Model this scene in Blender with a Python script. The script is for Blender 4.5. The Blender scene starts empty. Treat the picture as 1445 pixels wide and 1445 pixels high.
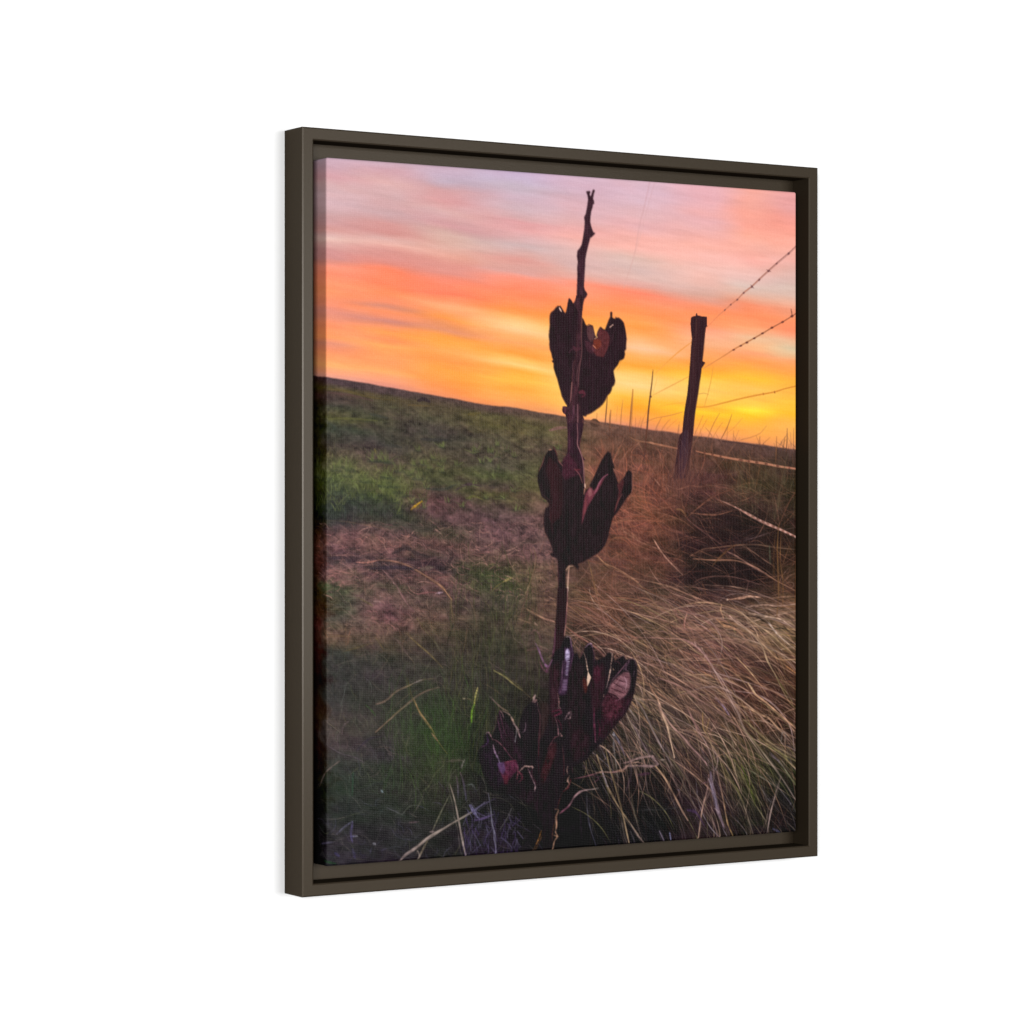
import bpy, math
import numpy as np
from mathutils import Vector

# ------------------------------------------------------------------ camera, light, exposure
scene = bpy.context.scene
COL = scene.collection
scene.render.engine = 'CYCLES'
scene.view_settings.view_transform = 'Standard'
scene.view_settings.look = 'None'
scene.view_settings.exposure = 0.0
scene.view_settings.gamma = 1.0
scene.view_settings.use_curve_mapping = False

F_PX = 4068.63                      # focal length in pixels of the 1445 px wide photograph
cam_data = bpy.data.cameras.new('camera')
cam_data.sensor_fit = 'HORIZONTAL'
cam_data.sensor_width = 36.0
cam_data.lens = 36.0 * F_PX / 1445.0
cam_data.clip_start = 0.05
cam_data.clip_end = 60.0
cam = bpy.data.objects.new('camera', cam_data)
cam.rotation_euler = (math.radians(90), 0, 0)      # level, looking along +Y
COL.objects.link(cam)
scene.camera = cam

world = bpy.data.worlds.new('World')
scene.world = world
world.use_nodes = True
bg = world.node_tree.nodes['Background']
bg.inputs['Color'].default_value = (1.0, 1.0, 1.0, 1)
bg.inputs['Strength'].default_value = 0.18

def area(name, loc, target, size, sizey, power):
    d = bpy.data.lights.new(name, 'AREA')
    d.shape = 'RECTANGLE'; d.size = size; d.size_y = sizey; d.energy = power
    d.color = (1.0, 1.0, 1.0)
    o = bpy.data.objects.new(name, d)
    o.location = loc
    dx, dy, dz = (target[i] - loc[i] for i in range(3))
    o.rotation_euler = Vector((dx, dy, dz)).to_track_quat('-Z', 'Y').to_euler()
    COL.objects.link(o)
    return o

area('softbox_key', (3.07, -1.17, 0.12), (0.06, 2.18, 0.0), 1.4, 1.4, 104.0)
area('softbox_side', (3.84, -0.26, 0.14), (0.06, 2.18, 0.0), 1.3, 1.3, 48.0)
area('softbox_fill', (-0.25, -1.30, 0.10), (0.06, 2.18, 0.0), 0.8, 0.8, 108.0)

# ------------------------------------------------------------------ measured geometry (metres)
X0, Z0, YAW = -0.14948, 2.05652, 0.56038            # front left edge of the frame, turn of its face
W, H, D = 0.46508, 0.55, 0.02734                    # outer width, height, depth
LIP, LEDGE = 0.00903, 0.02088                       # lip width, depth of the recessed ledge
CU0, CU1 = 0.01987, W - 0.02104                     # canvas edges across
CV0, CV1 = -H / 2 + 0.02074, H / 2 - 0.02060        # canvas edges up
CW = 0.0008                                         # canvas face behind the lip
CY, SY = math.cos(YAW), math.sin(YAW)

# ------------------------------------------------------------------ helpers
def node_mat(name):
    m = bpy.data.materials.new(name); m.use_nodes = True
    nt = m.node_tree
    return m, nt, nt.nodes['Principled BSDF']

def mesh_obj(name, verts, faces, mat, parent=None, smooth=True):
    me = bpy.data.meshes.new(name)
    verts = np.asarray(verts, np.float32); faces = np.asarray(faces, np.int32)
    n = len(verts); k = faces.shape[1]; nf = len(faces)
    me.vertices.add(n); me.vertices.foreach_set('co', verts.ravel())
    me.loops.add(nf * k); me.loops.foreach_set('vertex_index', faces.ravel())
    me.polygons.add(nf)
    me.polygons.foreach_set('loop_start', np.arange(0, nf * k, k, dtype=np.int32))
    me.polygons.foreach_set('use_smooth', np.full(nf, smooth, bool))
    me.update(calc_edges=True)
    me.materials.append(mat)
    o = bpy.data.objects.new(name, me)
    COL.objects.link(o)
    if parent: o.parent = parent
    return o

# ------------------------------------------------------------------ the white wall behind
wm, nt, b = node_mat('white_wall_paint')
b.inputs['Base Color'].default_value = (0.785, 0.785, 0.785, 1)
b.inputs['Roughness'].default_value = 0.9
b.inputs['Specular IOR Level'].default_value = 0.1
def local_to_world(u, w, v):
    return (X0 + u * CY - w * SY, Z0 + u * SY + w * CY, v)
wv = [local_to_world(u, D + 0.0006, v) for u, v in ((-2.2, -2.2), (2.6, -2.2), (2.6, 2.2), (-2.2, 2.2))]
wall = mesh_obj('wall', wv, [(0, 1, 2, 3)], wm, smooth=False)
wall['kind'] = 'structure'

# ------------------------------------------------------------------ the framed print
pic = bpy.data.objects.new('framed_canvas_print', None)
pic.location = local_to_world(W / 2, D, -H / 2)
pic.rotation_euler = (0, 0, YAW)
COL.objects.link(pic)
pic['label'] = 'canvas print of a dried seed stalk at sunset in a dark bronze floating frame'
pic['category'] = 'framed print'
def loc(u, w, v):                                    # frame coordinates -> coordinates under the Empty
    return (u - W / 2, w - D, v + H / 2)

fm, nt, b = node_mat('dark_bronze_frame')
nt.nodes.remove(b)
dif = nt.nodes.new('ShaderNodeBsdfDiffuse'); dif.inputs['Color'].default_value = (0.0205, 0.0146, 0.0090, 1)
glo = nt.nodes.new('ShaderNodeBsdfGlossy'); glo.inputs['Color'].default_value = (0.0155, 0.0134, 0.0106, 1)
glo.inputs['Roughness'].default_value = 0.50
coat = nt.nodes.new('ShaderNodeBsdfGlossy'); coat.inputs['Color'].default_value = (0.0052, 0.0049, 0.0045, 1)
coat.inputs['Roughness'].default_value = 0.22
ads = nt.nodes.new('ShaderNodeAddShader'); ads2 = nt.nodes.new('ShaderNodeAddShader')
nt.links.new(dif.outputs[0], ads.inputs[0]); nt.links.new(glo.outputs[0], ads.inputs[1])
nt.links.new(ads.outputs[0], ads2.inputs[0]); nt.links.new(coat.outputs[0], ads2.inputs[1])
nt.links.new(ads2.outputs[0], nt.nodes['Material Output'].inputs['Surface'])
tc = nt.nodes.new('ShaderNodeTexCoord')
nz = nt.nodes.new('ShaderNodeTexNoise'); nz.inputs['Scale'].default_value = 900; nz.inputs['Detail'].default_value = 3
bp = nt.nodes.new('ShaderNodeBump'); bp.inputs['Strength'].default_value = 0.04; bp.inputs['Distance'].default_value = 0.0004
nt.links.new(tc.outputs['Object'], nz.inputs['Vector'])
nt.links.new(nz.outputs['Fac'], bp.inputs['Height'])
for q in (dif, glo, coat):
    nt.links.new(bp.outputs['Normal'], q.inputs['Normal'])

CHW, CHD = 0.00095, 0.00055                          # chamfer along both front arrises of the lip
prof = [(0, D), (0, CHD), (CHW, 0), (LIP - CHW, 0), (LIP, CHD)]
prof += [(LIP, LEDGE), (0.060, LEDGE), (0.060, D)]
fv, ff = [], []
n = len(prof)
for cu, cv in ((0, 0), (1, 0), (1, 1), (0, 1)):
    for r, w in prof:
        fv.append(loc(r if cu == 0 else W - r, w, -H / 2 + r if cv == 0 else H / 2 - r))
for c in range(4):
    for k in range(n):
        k2 = (k + 1) % n; c2 = (c + 1) % 4
        ff.append((c * n + k, c * n + k2, c2 * n + k2, c2 * n + k))
frame = mesh_obj('frame', fv, ff, fm, pic, smooth=False)

# ------------------------------------------------------------------ the printed picture
# The print is a flat picture on the canvas: its colours are computed here as a raster over the
# unrolled canvas (face plus the four wrapped sides) and stored as a colour attribute.
PITCH = 0.00058
SIDE = 0.0200
CWID, CHEI = CU1 - CU0, CV1 - CV0
NA = int(round((CWID + 2 * SIDE) / PITCH)) + 1
NB = int(round((CHEI + 2 * SIDE) / PITCH)) + 1
ga = np.linspace(-SIDE, CWID + SIDE, NA)             # across, from the left edge of the face
gb = np.linspace(-SIDE, CHEI + SIDE, NB)             # down, from the top edge of the face
A, B = np.meshgrid(ga, gb)

def face_to_ref(a, b):
    """flat canvas position -> design coordinates (the pixel grid the picture was measured on)"""
    u, v = CU0 + a, CV1 - b
    x = X0 + u * CY - CW * SY; z = Z0 + u * SY + CW * CY
    return 722.5 + F_PX * x / z, 722.3 - F_PX * v / z

def ref_to_grid(x, y):
    """design coordinates -> grid column / row"""
    k = (np.asarray(x, float) - 722.5) / F_PX
    u = (k * (Z0 + CW * CY) - X0 + CW * SY) / (CY - k * SY)
    z = Z0 + u * SY + CW * CY
    v = -(np.asarray(y, float) - 722.3) / F_PX * z
    return (u - CU0 + SIDE) / (ga[1] - ga[0]), (CV1 - v + SIDE) / (gb[1] - gb[0])

PX, PY = face_to_ref(A, B)
PXS = 0.52e-3 / PITCH                                # one design pixel in grid cells (about)

def vnoise(x, y, seed):
    r = np.random.RandomState(seed).rand(256, 256)
    xi = np.floor(x).astype(int); yi = np.floor(y).astype(int)
    fx = x - xi; fy = y - yi
    fx = fx * fx * (3 - 2 * fx); fy = fy * fy * (3 - 2 * fy)
    x0, x1, y0, y1 = xi & 255, (xi + 1) & 255, yi & 255, (yi + 1) & 255
    return (r[y0, x0] * (1 - fx) + r[y0, x1] * fx) * (1 - fy) + (r[y1, x0] * (1 - fx) + r[y1, x1] * fx) * fy - 0.5

def fbm(x, y, seed, octs=3):
    t = 0; amp = 1.0
    for o in range(octs):
        t = t + amp * vnoise(x * 2 ** o, y * 2 ** o, seed + o); amp *= 0.55
    return t

HZX = [400, 443, 463, 520, 600, 679, 720, 798, 853, 890, 959, 1000, 1060, 1124, 1180]
HZY = [522, 529.5, 532.4, 541, 555, 569.6, 574.4, 587.7, 596, 602, 611.8, 617, 626, 634.3, 642]
HZ = np.interp(PX, HZX, HZY)

def column_table(cols, smin, smax):
    ss = np.arange(smin, smax + 1.0)
    xs = np.array([c[0] for c in cols], float)
    tab = np.zeros((len(cols), len(ss), 3))
    for i, (cx, pts) in enumerate(cols):
        hz = np.interp(cx, HZX, HZY)
        ys = np.array([p[0] for p in pts], float) - hz
        for ch in range(3):
            tab[i, :, ch] = np.interp(ss, ys, [p[ch + 1] for p in pts])
    return xs, smin, tab

def column_sample(table, x, s):
    xs, smin, tab = table
    x = np.clip(x, xs[0], xs[-1] - 1e-3)
    i = np.clip(np.searchsorted(xs, x, 'right') - 1, 0, len(xs) - 2)
    f = (x - xs[i]) / (xs[i + 1] - xs[i]); f = f * f * (3 - 2 * f)
    sc = np.clip(s - smin, 0, tab.shape[1] - 1.001)
    j = sc.astype(int); g = (sc - j)[..., None]; f = f[..., None]
    c0 = tab[i, j] * (1 - g) + tab[i, j + 1] * g
    c1 = tab[i + 1, j] * (1 - g) + tab[i + 1, j + 1] * g
    return c0 * (1 - f) + c1 * f

SKY = [
 (465, [(222,205,178,195),(235,200,168,182),(250,205,163,172),(262,212,178,182),(285,207,174,180),(300,200,165,168),(315,205,155,155),(325,210,155,150),(331,212,170,165),(337,226,187,176),(344,218,168,160),(355,205,145,140),(365,208,145,138),(370,225,145,125),(376,250,150,120),(385,252,148,112),(410,252,155,105),(430,245,148,110),(438,225,145,120),(447,225,145,115),(455,252,152,105),(475,255,160,100),(483,228,150,118),(491,238,150,110),(500,252,160,105),(515,255,175,105),(525,248,165,118),(533,235,165,138)]),
 (550, [(228,200,175,190),(240,203,164,174),(258,212,175,176),(272,206,172,175),(290,200,166,170),(302,196,162,165),(316,203,150,148),(330,205,150,148),(339,216,174,168),(347,229,182,172),(354,215,155,148),(362,212,145,136),(372,220,140,125),(381,250,140,105),(400,250,138,98),(415,252,148,98),(427,246,146,102),(434,218,142,112),(441,252,150,98),(449,238,146,105),(455,206,136,116),(462,238,148,100),(470,255,160,85),(480,248,152,95),(490,255,170,95),(502,252,156,90),(512,252,160,95),(525,255,170,100),(540,240,160,122),(546,225,152,128)]),
 (640, [(236,198,178,198),(248,192,175,196),(258,190,172,188),(268,200,160,165),(285,215,162,165),(300,212,170,168),(312,205,160,162),(320,203,156,160),(333,208,176,168),(345,210,174,164),(354,218,172,160),(364,226,166,150),(375,220,150,138),(388,222,145,130),(396,244,142,115),(405,250,140,105),(416,247,128,92),(424,252,150,100),(431,255,176,122),(440,255,168,108),(452,255,158,78),(461,232,150,98),(468,225,148,105),(477,255,160,68),(488,255,168,72),(500,255,172,90),(512,253,156,76),(524,255,168,72),(538,255,162,72),(553,250,152,82),(561,235,145,95)]),
 (730, [(240,200,176,205),(252,196,178,202),(264,195,180,195),(280,205,180,195),(296,208,180,188),(306,212,170,172),(312,216,158,160),(322,222,164,164),(333,215,172,172),(345,205,178,178),(357,212,168,162),(366,220,158,150),(376,214,160,150),(386,218,164,155),(395,250,150,125),(410,255,143,105),(425,255,150,100),(438,255,150,78),(446,255,175,98),(454,255,200,128),(464,255,204,140),(474,255,180,105),(484,255,168,98),(500,255,165,70),(508,255,190,95),(516,255,206,120),(524,255,172,62),(536,255,190,75),(550,255,172,70),(563,255,172,88),(574,240,158,98)]),
 (820, [(250,208,180,198),(265,206,174,190),(278,208,174,186),(300,217,180,188),(314,222,174,174),(324,226,170,168),(336,234,174,166),(348,226,180,174),(358,216,180,176),(374,212,176,172),(386,216,174,165),(393,226,168,155),(401,250,150,122),(420,255,153,110),(440,255,157,88),(455,255,168,78),(468,255,185,95),(480,255,200,118),(495,255,180,88),(510,255,178,80),(522,255,200,105),(540,255,212,120),(556,255,210,105),(572,255,195,90),(585,250,180,100),(592,245,165,110)]),
 (900, [(254,215,185,198),(268,215,184,200),(284,216,182,194),(302,222,184,190),(320,228,180,184),(336,240,180,172),(350,245,185,175),(358,234,188,178),(366,220,190,182),(380,215,185,180),(391,222,186,178),(402,226,170,160),(409,240,150,125),(414,250,138,108),(425,255,155,112),(440,255,150,90),(455,255,165,90),(465,255,158,76),(475,255,172,95),(484,255,190,128),(492,255,202,152),(501,255,180,100),(515,255,170,60),(524,255,190,80),(532,255,208,115),(545,255,214,135),(554,255,205,100),(562,255,188,62),(575,255,170,50),(588,252,163,78),(597,235,155,100),(602,215,140,110)]),
 (1000,[(258,230,175,185),(280,228,178,186),(300,235,178,178),(312,228,178,182),(322,230,178,178),(336,240,175,165),(350,250,185,172),(365,246,186,175),(380,238,190,180),(396,235,190,180),(408,222,182,172),(416,215,170,155),(424,228,162,142),(432,250,150,110),(445,255,150,95),(458,255,153,100),(468,255,162,122),(478,253,180,138),(486,252,185,135),(497,255,168,100),(510,255,165,82),(520,255,175,65),(530,255,190,62),(540,255,207,85),(551,255,212,105),(562,255,205,90),(573,255,182,60),(580,255,208,50),(587,255,185,50),(597,255,178,62),(610,250,165,95),(617,230,150,105)]),
 (1060,[(262,225,170,178),(276,232,170,168),(286,240,170,158),(300,246,170,155),(316,248,172,158),(332,250,180,162),(350,248,180,165),(368,245,180,170),(382,238,188,178),(396,230,190,182),(406,215,190,180),(416,220,182,166),(422,232,168,142),(429,245,150,115),(445,252,148,100),(460,252,165,115),(469,246,182,138),(477,238,194,152),(490,250,185,130),(500,255,166,110),(512,255,168,85),(524,255,182,68),(535,255,200,60),(550,255,202,95),(563,255,196,82),(572,255,208,70),(578,255,230,62),(585,255,205,50),(594,255,192,60),(610,252,170,80),(620,240,155,90),(626,220,140,100)]),
 (1118,[(268,218,172,178),(280,222,168,174),(292,228,165,165),(305,240,160,150),(318,246,164,150),(332,248,172,156),(350,250,185,170),(368,238,180,170),(382,226,182,172),(395,215,185,178),(405,213,190,180),(418,220,188,174),(428,230,178,155),(437,240,160,128),(450,250,155,110),(465,250,150,110),(475,244,168,130),(483,235,188,148),(495,226,206,166),(502,236,190,140),(508,246,170,112),(520,255,165,85),(530,255,178,75),(540,255,190,70),(555,255,190,80),(570,255,205,72),(585,255,190,50),(600,255,185,80),(620,250,170,90),(634,232,150,100)]),
]
FIELD = [
 (440, [(530,62,40,46),(545,66,58,26),(556,66,42,40),(575,38,38,22),(600,46,44,16),(640,48,46,20),(680,52,60,14),(720,30,38,12),(745,50,34,22),(765,100,56,44),(800,84,46,38),(840,56,46,22),(880,88,42,38),(920,64,30,26),(960,40,24,22),(1010,70,46,30),(1050,52,30,24),(1110,34,36,14),(1160,26,26,26),(1240,24,24,30)]),
 (470, [(533,74,56,64),(541,72,55,62),(548,88,78,50),(555,78,62,55),(562,70,58,56),(572,62,62,52),(590,80,82,45),(603,58,66,54),(620,62,58,52),(640,82,75,58),(655,92,92,62),(675,82,90,54),(690,62,70,52),(700,50,56,50),(728,46,52,50),(740,62,56,56),(750,90,64,66),(762,110,75,75),(775,85,60,65),(790,72,55,62),(803,118,84,82),(820,100,70,70),(830,65,75,50),(850,70,70,58),(870,75,70,62),(890,100,80,65),(905,95,75,60),(920,56,58,55),(950,55,58,55),(990,60,62,60),(1020,78,66,66),(1050,75,65,68),(1080,55,60,58),(1110,48,62,52),(1140,48,56,55),(1180,55,52,62),(1225,50,50,62)]),
 (540, [(544,80,60,64),(553,74,58,60),(558,84,74,48),(570,72,68,50),(590,72,70,52),(610,66,62,54),(625,62,58,55),(645,75,60,58),(660,84,80,56),(680,82,88,50),(700,72,80,45),(712,52,58,46),(725,50,55,48),(738,60,56,50),(750,85,62,62),(765,120,82,78),(780,88,62,62),(792,62,48,52),(800,60,46,50),(810,85,60,62),(825,74,66,54),(840,105,78,75),(855,95,65,70),(875,105,72,72),(895,95,70,65),(910,72,60,52),(930,58,58,52),(960,60,55,58),(1000,58,60,52),(1040,60,60,55),(1060,56,50,60),(1090,48,58,45),(1130,48,55,50),(1170,46,48,52),(1220,45,42,52)]),
 (620, [(558,84,62,64),(566,78,64,55),(573,80,70,50),(590,78,72,55),(606,64,58,52),(615,62,58,52),(640,80,72,55),(660,78,76,50),(680,70,72,48),(694,75,60,55),(706,95,62,65),(725,85,60,62),(740,70,60,52),(755,70,60,50),(768,98,68,65),(783,68,52,52),(800,60,45,50),(814,96,68,65),(830,85,60,62),(850,78,62,58),(870,90,70,60),(890,75,62,50),(920,60,55,48),(960,58,56,50),(1000,50,62,42),(1040,48,68,38),(1080,52,62,40),(1110,54,55,46),(1140,45,50,42),(1180,42,42,45),(1215,40,38,44)]),
 (700, [(572,92,66,64),(580,84,66,58),(587,84,80,48),(600,88,80,48),(620,78,70,55),(640,80,70,58),(655,72,70,55),(672,75,80,48),(685,78,66,58),(698,86,82,48),(708,80,72,52),(716,78,62,58),(728,88,65,68),(745,100,70,75),(765,95,68,70),(780,100,72,70),(793,78,68,52),(810,65,72,45),(830,62,68,45),(850,68,62,54),(870,68,62,50),(900,58,56,44),(950,54,50,46),(990,48,50,42),(1030,42,44,38),(1070,33,34,33),(1130,33,33,36),(1180,38,32,44),(1210,36,31,44)]),
 (770, [(584,96,72,64),(592,92,76,58),(602,92,84,52),(615,88,82,54),(640,85,72,58),(668,78,76,50),(695,84,78,48),(712,96,74,62),(730,105,75,72),(760,95,70,70),(790,98,70,68),(810,100,76,64),(830,92,72,58),(870,82,62,52),(905,84,68,60),(940,66,54,50),(985,46,42,38),(1020,34,31,31),(1100,28,28,28),(1200,28,26,31)]),
 (860, [(598,108,76,65),(610,108,76,62),(625,112,76,62),(645,128,82,66),(670,124,76,62),(700,122,72,60),(740,116,70,58),(770,102,64,52),(790,94,62,52),(830,98,66,55),(870,95,63,53),(900,88,60,54),(960,66,50,46),(1010,52,42,40),(1050,46,38,37),(1080,32,30,29),(1150,28,27,29),(1200,28,26,30)]),
 (920, [(604,100,68,60),(620,96,66,54),(640,100,66,54),(660,116,74,60),(690,118,74,60),(720,115,70,55),(760,106,66,52),(795,96,60,50),(830,80,58,50),(860,88,65,55),(900,82,64,52),(940,90,68,58),(980,85,68,58),(1020,66,55,50),(1060,50,43,40),(1095,30,29,29),(1150,27,27,29),(1195,28,27,30)]),
 (990, [(615,98,68,60),(630,96,66,56),(648,94,64,52),(668,92,58,54),(690,84,52,48),(715,66,43,42),(735,58,38,38),(760,52,35,34),(790,43,31,31),(820,46,33,33),(848,72,50,47),(868,100,72,64),(885,118,83,74),(920,110,76,68),(960,96,70,61),(1000,90,68,60),(1040,72,56,51),(1080,62,47,46),(1130,58,43,46),(1190,45,35,37)]),
 (1060,[(626,95,68,62),(640,88,62,54),(655,76,58,44),(680,80,65,48),(706,72,54,43),(726,50,37,34),(745,44,32,31),(770,42,30,30),(800,40,30,29),(825,42,31,29),(846,62,46,40),(866,108,82,68),(900,110,86,70),(935,88,61,52),(980,76,49,42),(1020,75,52,42),(1060,60,54,41),(1095,44,44,31),(1140,42,38,34),(1185,32,28,30)]),
 (1118,[(635,88,64,60),(650,68,52,44),(662,60,48,38),(690,58,46,34),(720,55,42,34),(760,52,38,30),(800,60,42,32),(840,74,52,40),(868,118,90,71),(895,115,90,66),(935,84,58,44),(980,72,48,38),(1020,58,39,31),(1050,48,38,32),(1090,40,41,29),(1130,30,30,30),(1180,28,28,30)]),
]

# --- sky
warp = 5.0 * fbm(PX * 0.010, (PY - 0.15 * PX) * 0.028, 11) + 2.0 * fbm(PX * 0.022, (PY - 0.17 * PX) * 0.11, 15)
skyc = column_sample(column_table(SKY, -340, 4), PX + 14 * fbm(PX * 0.012, PY * 0.03, 21), PY - HZ + warp)
st = fbm(PX * 0.011, (PY - 0.16 * PX) * 0.075, 31, 4)
st2 = fbm(PX * 0.016, (PY - 0.16 * PX) * 0.05, 41, 3)
st3 = fbm(PX * 0.026 + 0.4 * fbm(PX * 0.02, PY * 0.05, 47), (PY - 0.14 * PX) * 0.20, 45, 3)
skyc = skyc * (1 + 0.026 * st[..., None] + 0.030 * st3[..., None] + 0.016 * fbm(PX * 0.04 + 0.6 * st3, (PY - 0.15 * PX) * 0.42, 49, 3)[..., None]) + np.stack([-1 * st2, 6 * st2, 9 * st2], -1)
up = np.clip((HZ - PY - 120) / 90.0, 0, 1)[..., None]
skyc = skyc + up * np.array([2.0, -3.0, -5.0])
skyc = skyc - (1 - up) * np.array([1.0, 5.0, 0.0])

# --- grassland
wx = 26 * fbm(PX * 0.025, PY * 0.05, 51) + 9 * fbm(PX * 0.09, PY * 0.15, 55)
wy = 9 * fbm(PX * 0.03, PY * 0.06, 61) + 4 * fbm(PX * 0.10, PY * 0.16, 65)
dz = np.clip((PY - HZ) / 45.0, 0, 1)
FT = column_table(FIELD, -2, 700)
fieldc = column_sample(FT, PX + wx * (0.3 + 0.7 * dz), np.maximum(PY - HZ + wy * dz, 0))
tl = PY - 0.13 * PX
lf = np.clip((900 - PX) / 140.0, 0, 1)
bl = (0.6 * fbm(PX * 0.06, tl * 0.14, 71, 4) + 0.9 * fbm(PX * 0.11, tl * 0.15, 73, 4)) * lf + fbm(PX * 0.08, PY * 0.08, 75, 4) * (1 - lf)
gr = fbm(PX * 0.28, tl * 0.28, 81, 3)
low = np.clip((PY - 880) / 100.0, 0, 1)
mul = 1 + (0.42 * bl * (0.35 + 0.65 * dz) + 0.22 * gr) * (1 - 0.45 * low)
hue = fbm(PX * 0.04, tl * 0.09, 91, 3)
fieldc = fieldc * mul[..., None] + np.stack([4 * hue, -5 * hue, 5 * hue], -1) * dz[..., None]
ds = (0.04 + 0.18 * lf + 0.16 * low * lf)[..., None]
fieldc = fieldc * (1 - ds) + ds * fieldc.mean(-1, keepdims=True)
fieldc = fieldc * np.where(lf[..., None] > 0, 1 - lf[..., None] * (1 - np.array([1.02, 0.975, 0.94])), 1) * (1 - 0.10 * low * lf - 0.12 * (1 - lf) * dz - 0.10 * (1 - lf) * np.clip((PY - 960) / 80, 0, 1))[..., None]
BASE = column_sample(FT, PX, np.maximum(PY - HZ, 0))

edge = np.clip((PY - HZ + 1.0 * fbm(PX * 0.05, PY * 0, 99)) / 2.4 + 0.5, 0, 1)[..., None]
IMG = skyc * (1 - edge) + fieldc * edge

# --- rasteriser
R = np.random.RandomState(5)
def spline(pts, sub=5):
    p = np.asarray(pts, float)
    if len(p) < 3: 
        t = np.linspace(0, 1, 3)[:, None]
        return p[0] * (1 - t) + p[1] * t if len(p) == 2 else p
    q = np.vstack([2 * p[0] - p[1], p, 2 * p[-1] - p[-2]])
    out = []
    for i in range(1, len(q) - 2):
        p0, p1, p2, p3 = q[i - 1], q[i], q[i + 1], q[i + 2]
        for t in np.linspace(0, 1, sub, endpoint=False):
            out.append(0.5 * ((2 * p1) + (-p0 + p2) * t + (2 * p0 - 5 * p1 + 4 * p2 - p3) * t * t + (-p0 + 3 * p1 - 3 * p2 + p3) * t ** 3))
    out.append(p[-1])
    return np.array(out)

def stroke(pts, w, col, alpha=1.0, w1=None, col1=None, soft=0.6, smooth=True, taper=0.0, uneven=0.0):
    """polyline in design coordinates; w, w1: start and end width in design pixels"""
    p = spline(pts) if smooth else np.asarray(pts, float)
    gx, gy = ref_to_grid(p[:, 0], p[:, 1])
    m = len(gx)
    w1 = w if w1 is None else w1
    hw = (w + (w1 - w) * np.linspace(0, 1, m)) * PXS * 0.5
    if taper:
        s_ = np.linspace(0, 1, m)
        hw = hw * (1 - taper * np.clip(np.abs(2 * s_ - 1) - 0.35, 0, 1) / 0.65)
    if uneven:
        hw = hw * np.clip(1 + uneven * 0.8 * np.interp(np.linspace(0, 1, m), np.linspace(0, 1, 12), R.uniform(-1, 1, 12)), 0.3, 2)
    pad = hw.max() + soft + 1.5
    x0, x1 = int(max(gx.min() - pad, 0)), int(min(gx.max() + pad + 2, NA))
    y0, y1 = int(max(gy.min() - pad, 0)), int(min(gy.max() + pad + 2, NB))
    if x1 <= x0 or y1 <= y0: return
    cov = np.zeros((y1 - y0, x1 - x0)); tt = np.zeros_like(cov)
    for i in range(m - 1):
        ax, ay, bx, by = gx[i], gy[i], gx[i + 1], gy[i + 1]
        xa, xb = int(max(min(ax, bx) - pad - x0, 0)), int(min(max(ax, bx) + pad + 2 - x0, x1 - x0))
        ya, yb = int(max(min(ay, by) - pad - y0, 0)), int(min(max(ay, by) + pad + 2 - y0, y1 - y0))
        if xb <= xa or yb <= ya: continue
        X = np.arange(xa, xb)[None, :] + x0; Y = np.arange(ya, yb)[:, None] + y0
        dx, dy = bx - ax, by - ay
        L = dx * dx + dy * dy + 1e-9
        t = np.clip(((X - ax) * dx + (Y - ay) * dy) / L, 0, 1)
        d = np.hypot(X - ax - t * dx, Y - ay - t * dy)
        h = hw[i] + (hw[i + 1] - hw[i]) * t
        c = np.clip((h - d) / (2 * soft) + 0.5, 0, 1) * np.minimum(1, (2 * h + 0.35))
        cv = cov[ya:yb, xa:xb]; better = c > cv
        cv[better] = c[better]
        tv = tt[ya:yb, xa:xb]; tv[better] = ((i + t) / (m - 1))[better]
    c0 = np.asarray(col, float)
    cc = c0 if col1 is None else c0 + (np.asarray(col1, float) - c0) * tt[..., None]
    if uneven:
        lv = np.interp(tt, np.linspace(0, 1, 16), R.uniform(-1, 1, 16))
        cov = cov * np.clip(1 - uneven * np.clip(lv, 0, 1), 0.15, 1)
        cc = cc * (1 - 0.45 * uneven * np.interp(tt, np.linspace(0, 1, 20), R.uniform(-1, 1, 20))[..., None])
    k = (cov * alpha)[..., None]
    IMG[y0:y1, x0:x1] = IMG[y0:y1, x0:x1] * (1 - k) + cc * k

def poly_cov(pts, soft=3):
    p = np.asarray(pts, float)
    gx, gy = ref_to_grid(p[:, 0], p[:, 1])
    x0, x1 = int(max(gx.min() - 2, 0)), int(min(gx.max() + 3, NA))
    y0, y1 = int(max(gy.min() - 2, 0)), int(min(gy.max() + 3, NB))
    S = 3
    xs = (np.arange((x1 - x0) * S) + 0.5) / S - 0.5 + x0
    ys = (np.arange((y1 - y0) * S) + 0.5) / S - 0.5 + y0
    ins = np.zeros((len(ys), len(xs)), bool)
    n = len(gx)
    for i in range(n):
        ax, ay, bx, by = gx[i], gy[i], gx[(i + 1) % n], gy[(i + 1) % n]
        if ay == by: continue
        cr = (ys >= min(ay, by)) & (ys < max(ay, by))
        xc = ax + (ys - ay) * (bx - ax) / (by - ay)
        ins ^= cr[:, None] & (xs[None, :] < xc[:, None])
    cov = ins.reshape(y1 - y0, S, x1 - x0, S).mean((1, 3))
    return cov, x0, x1, y0, y1

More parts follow.
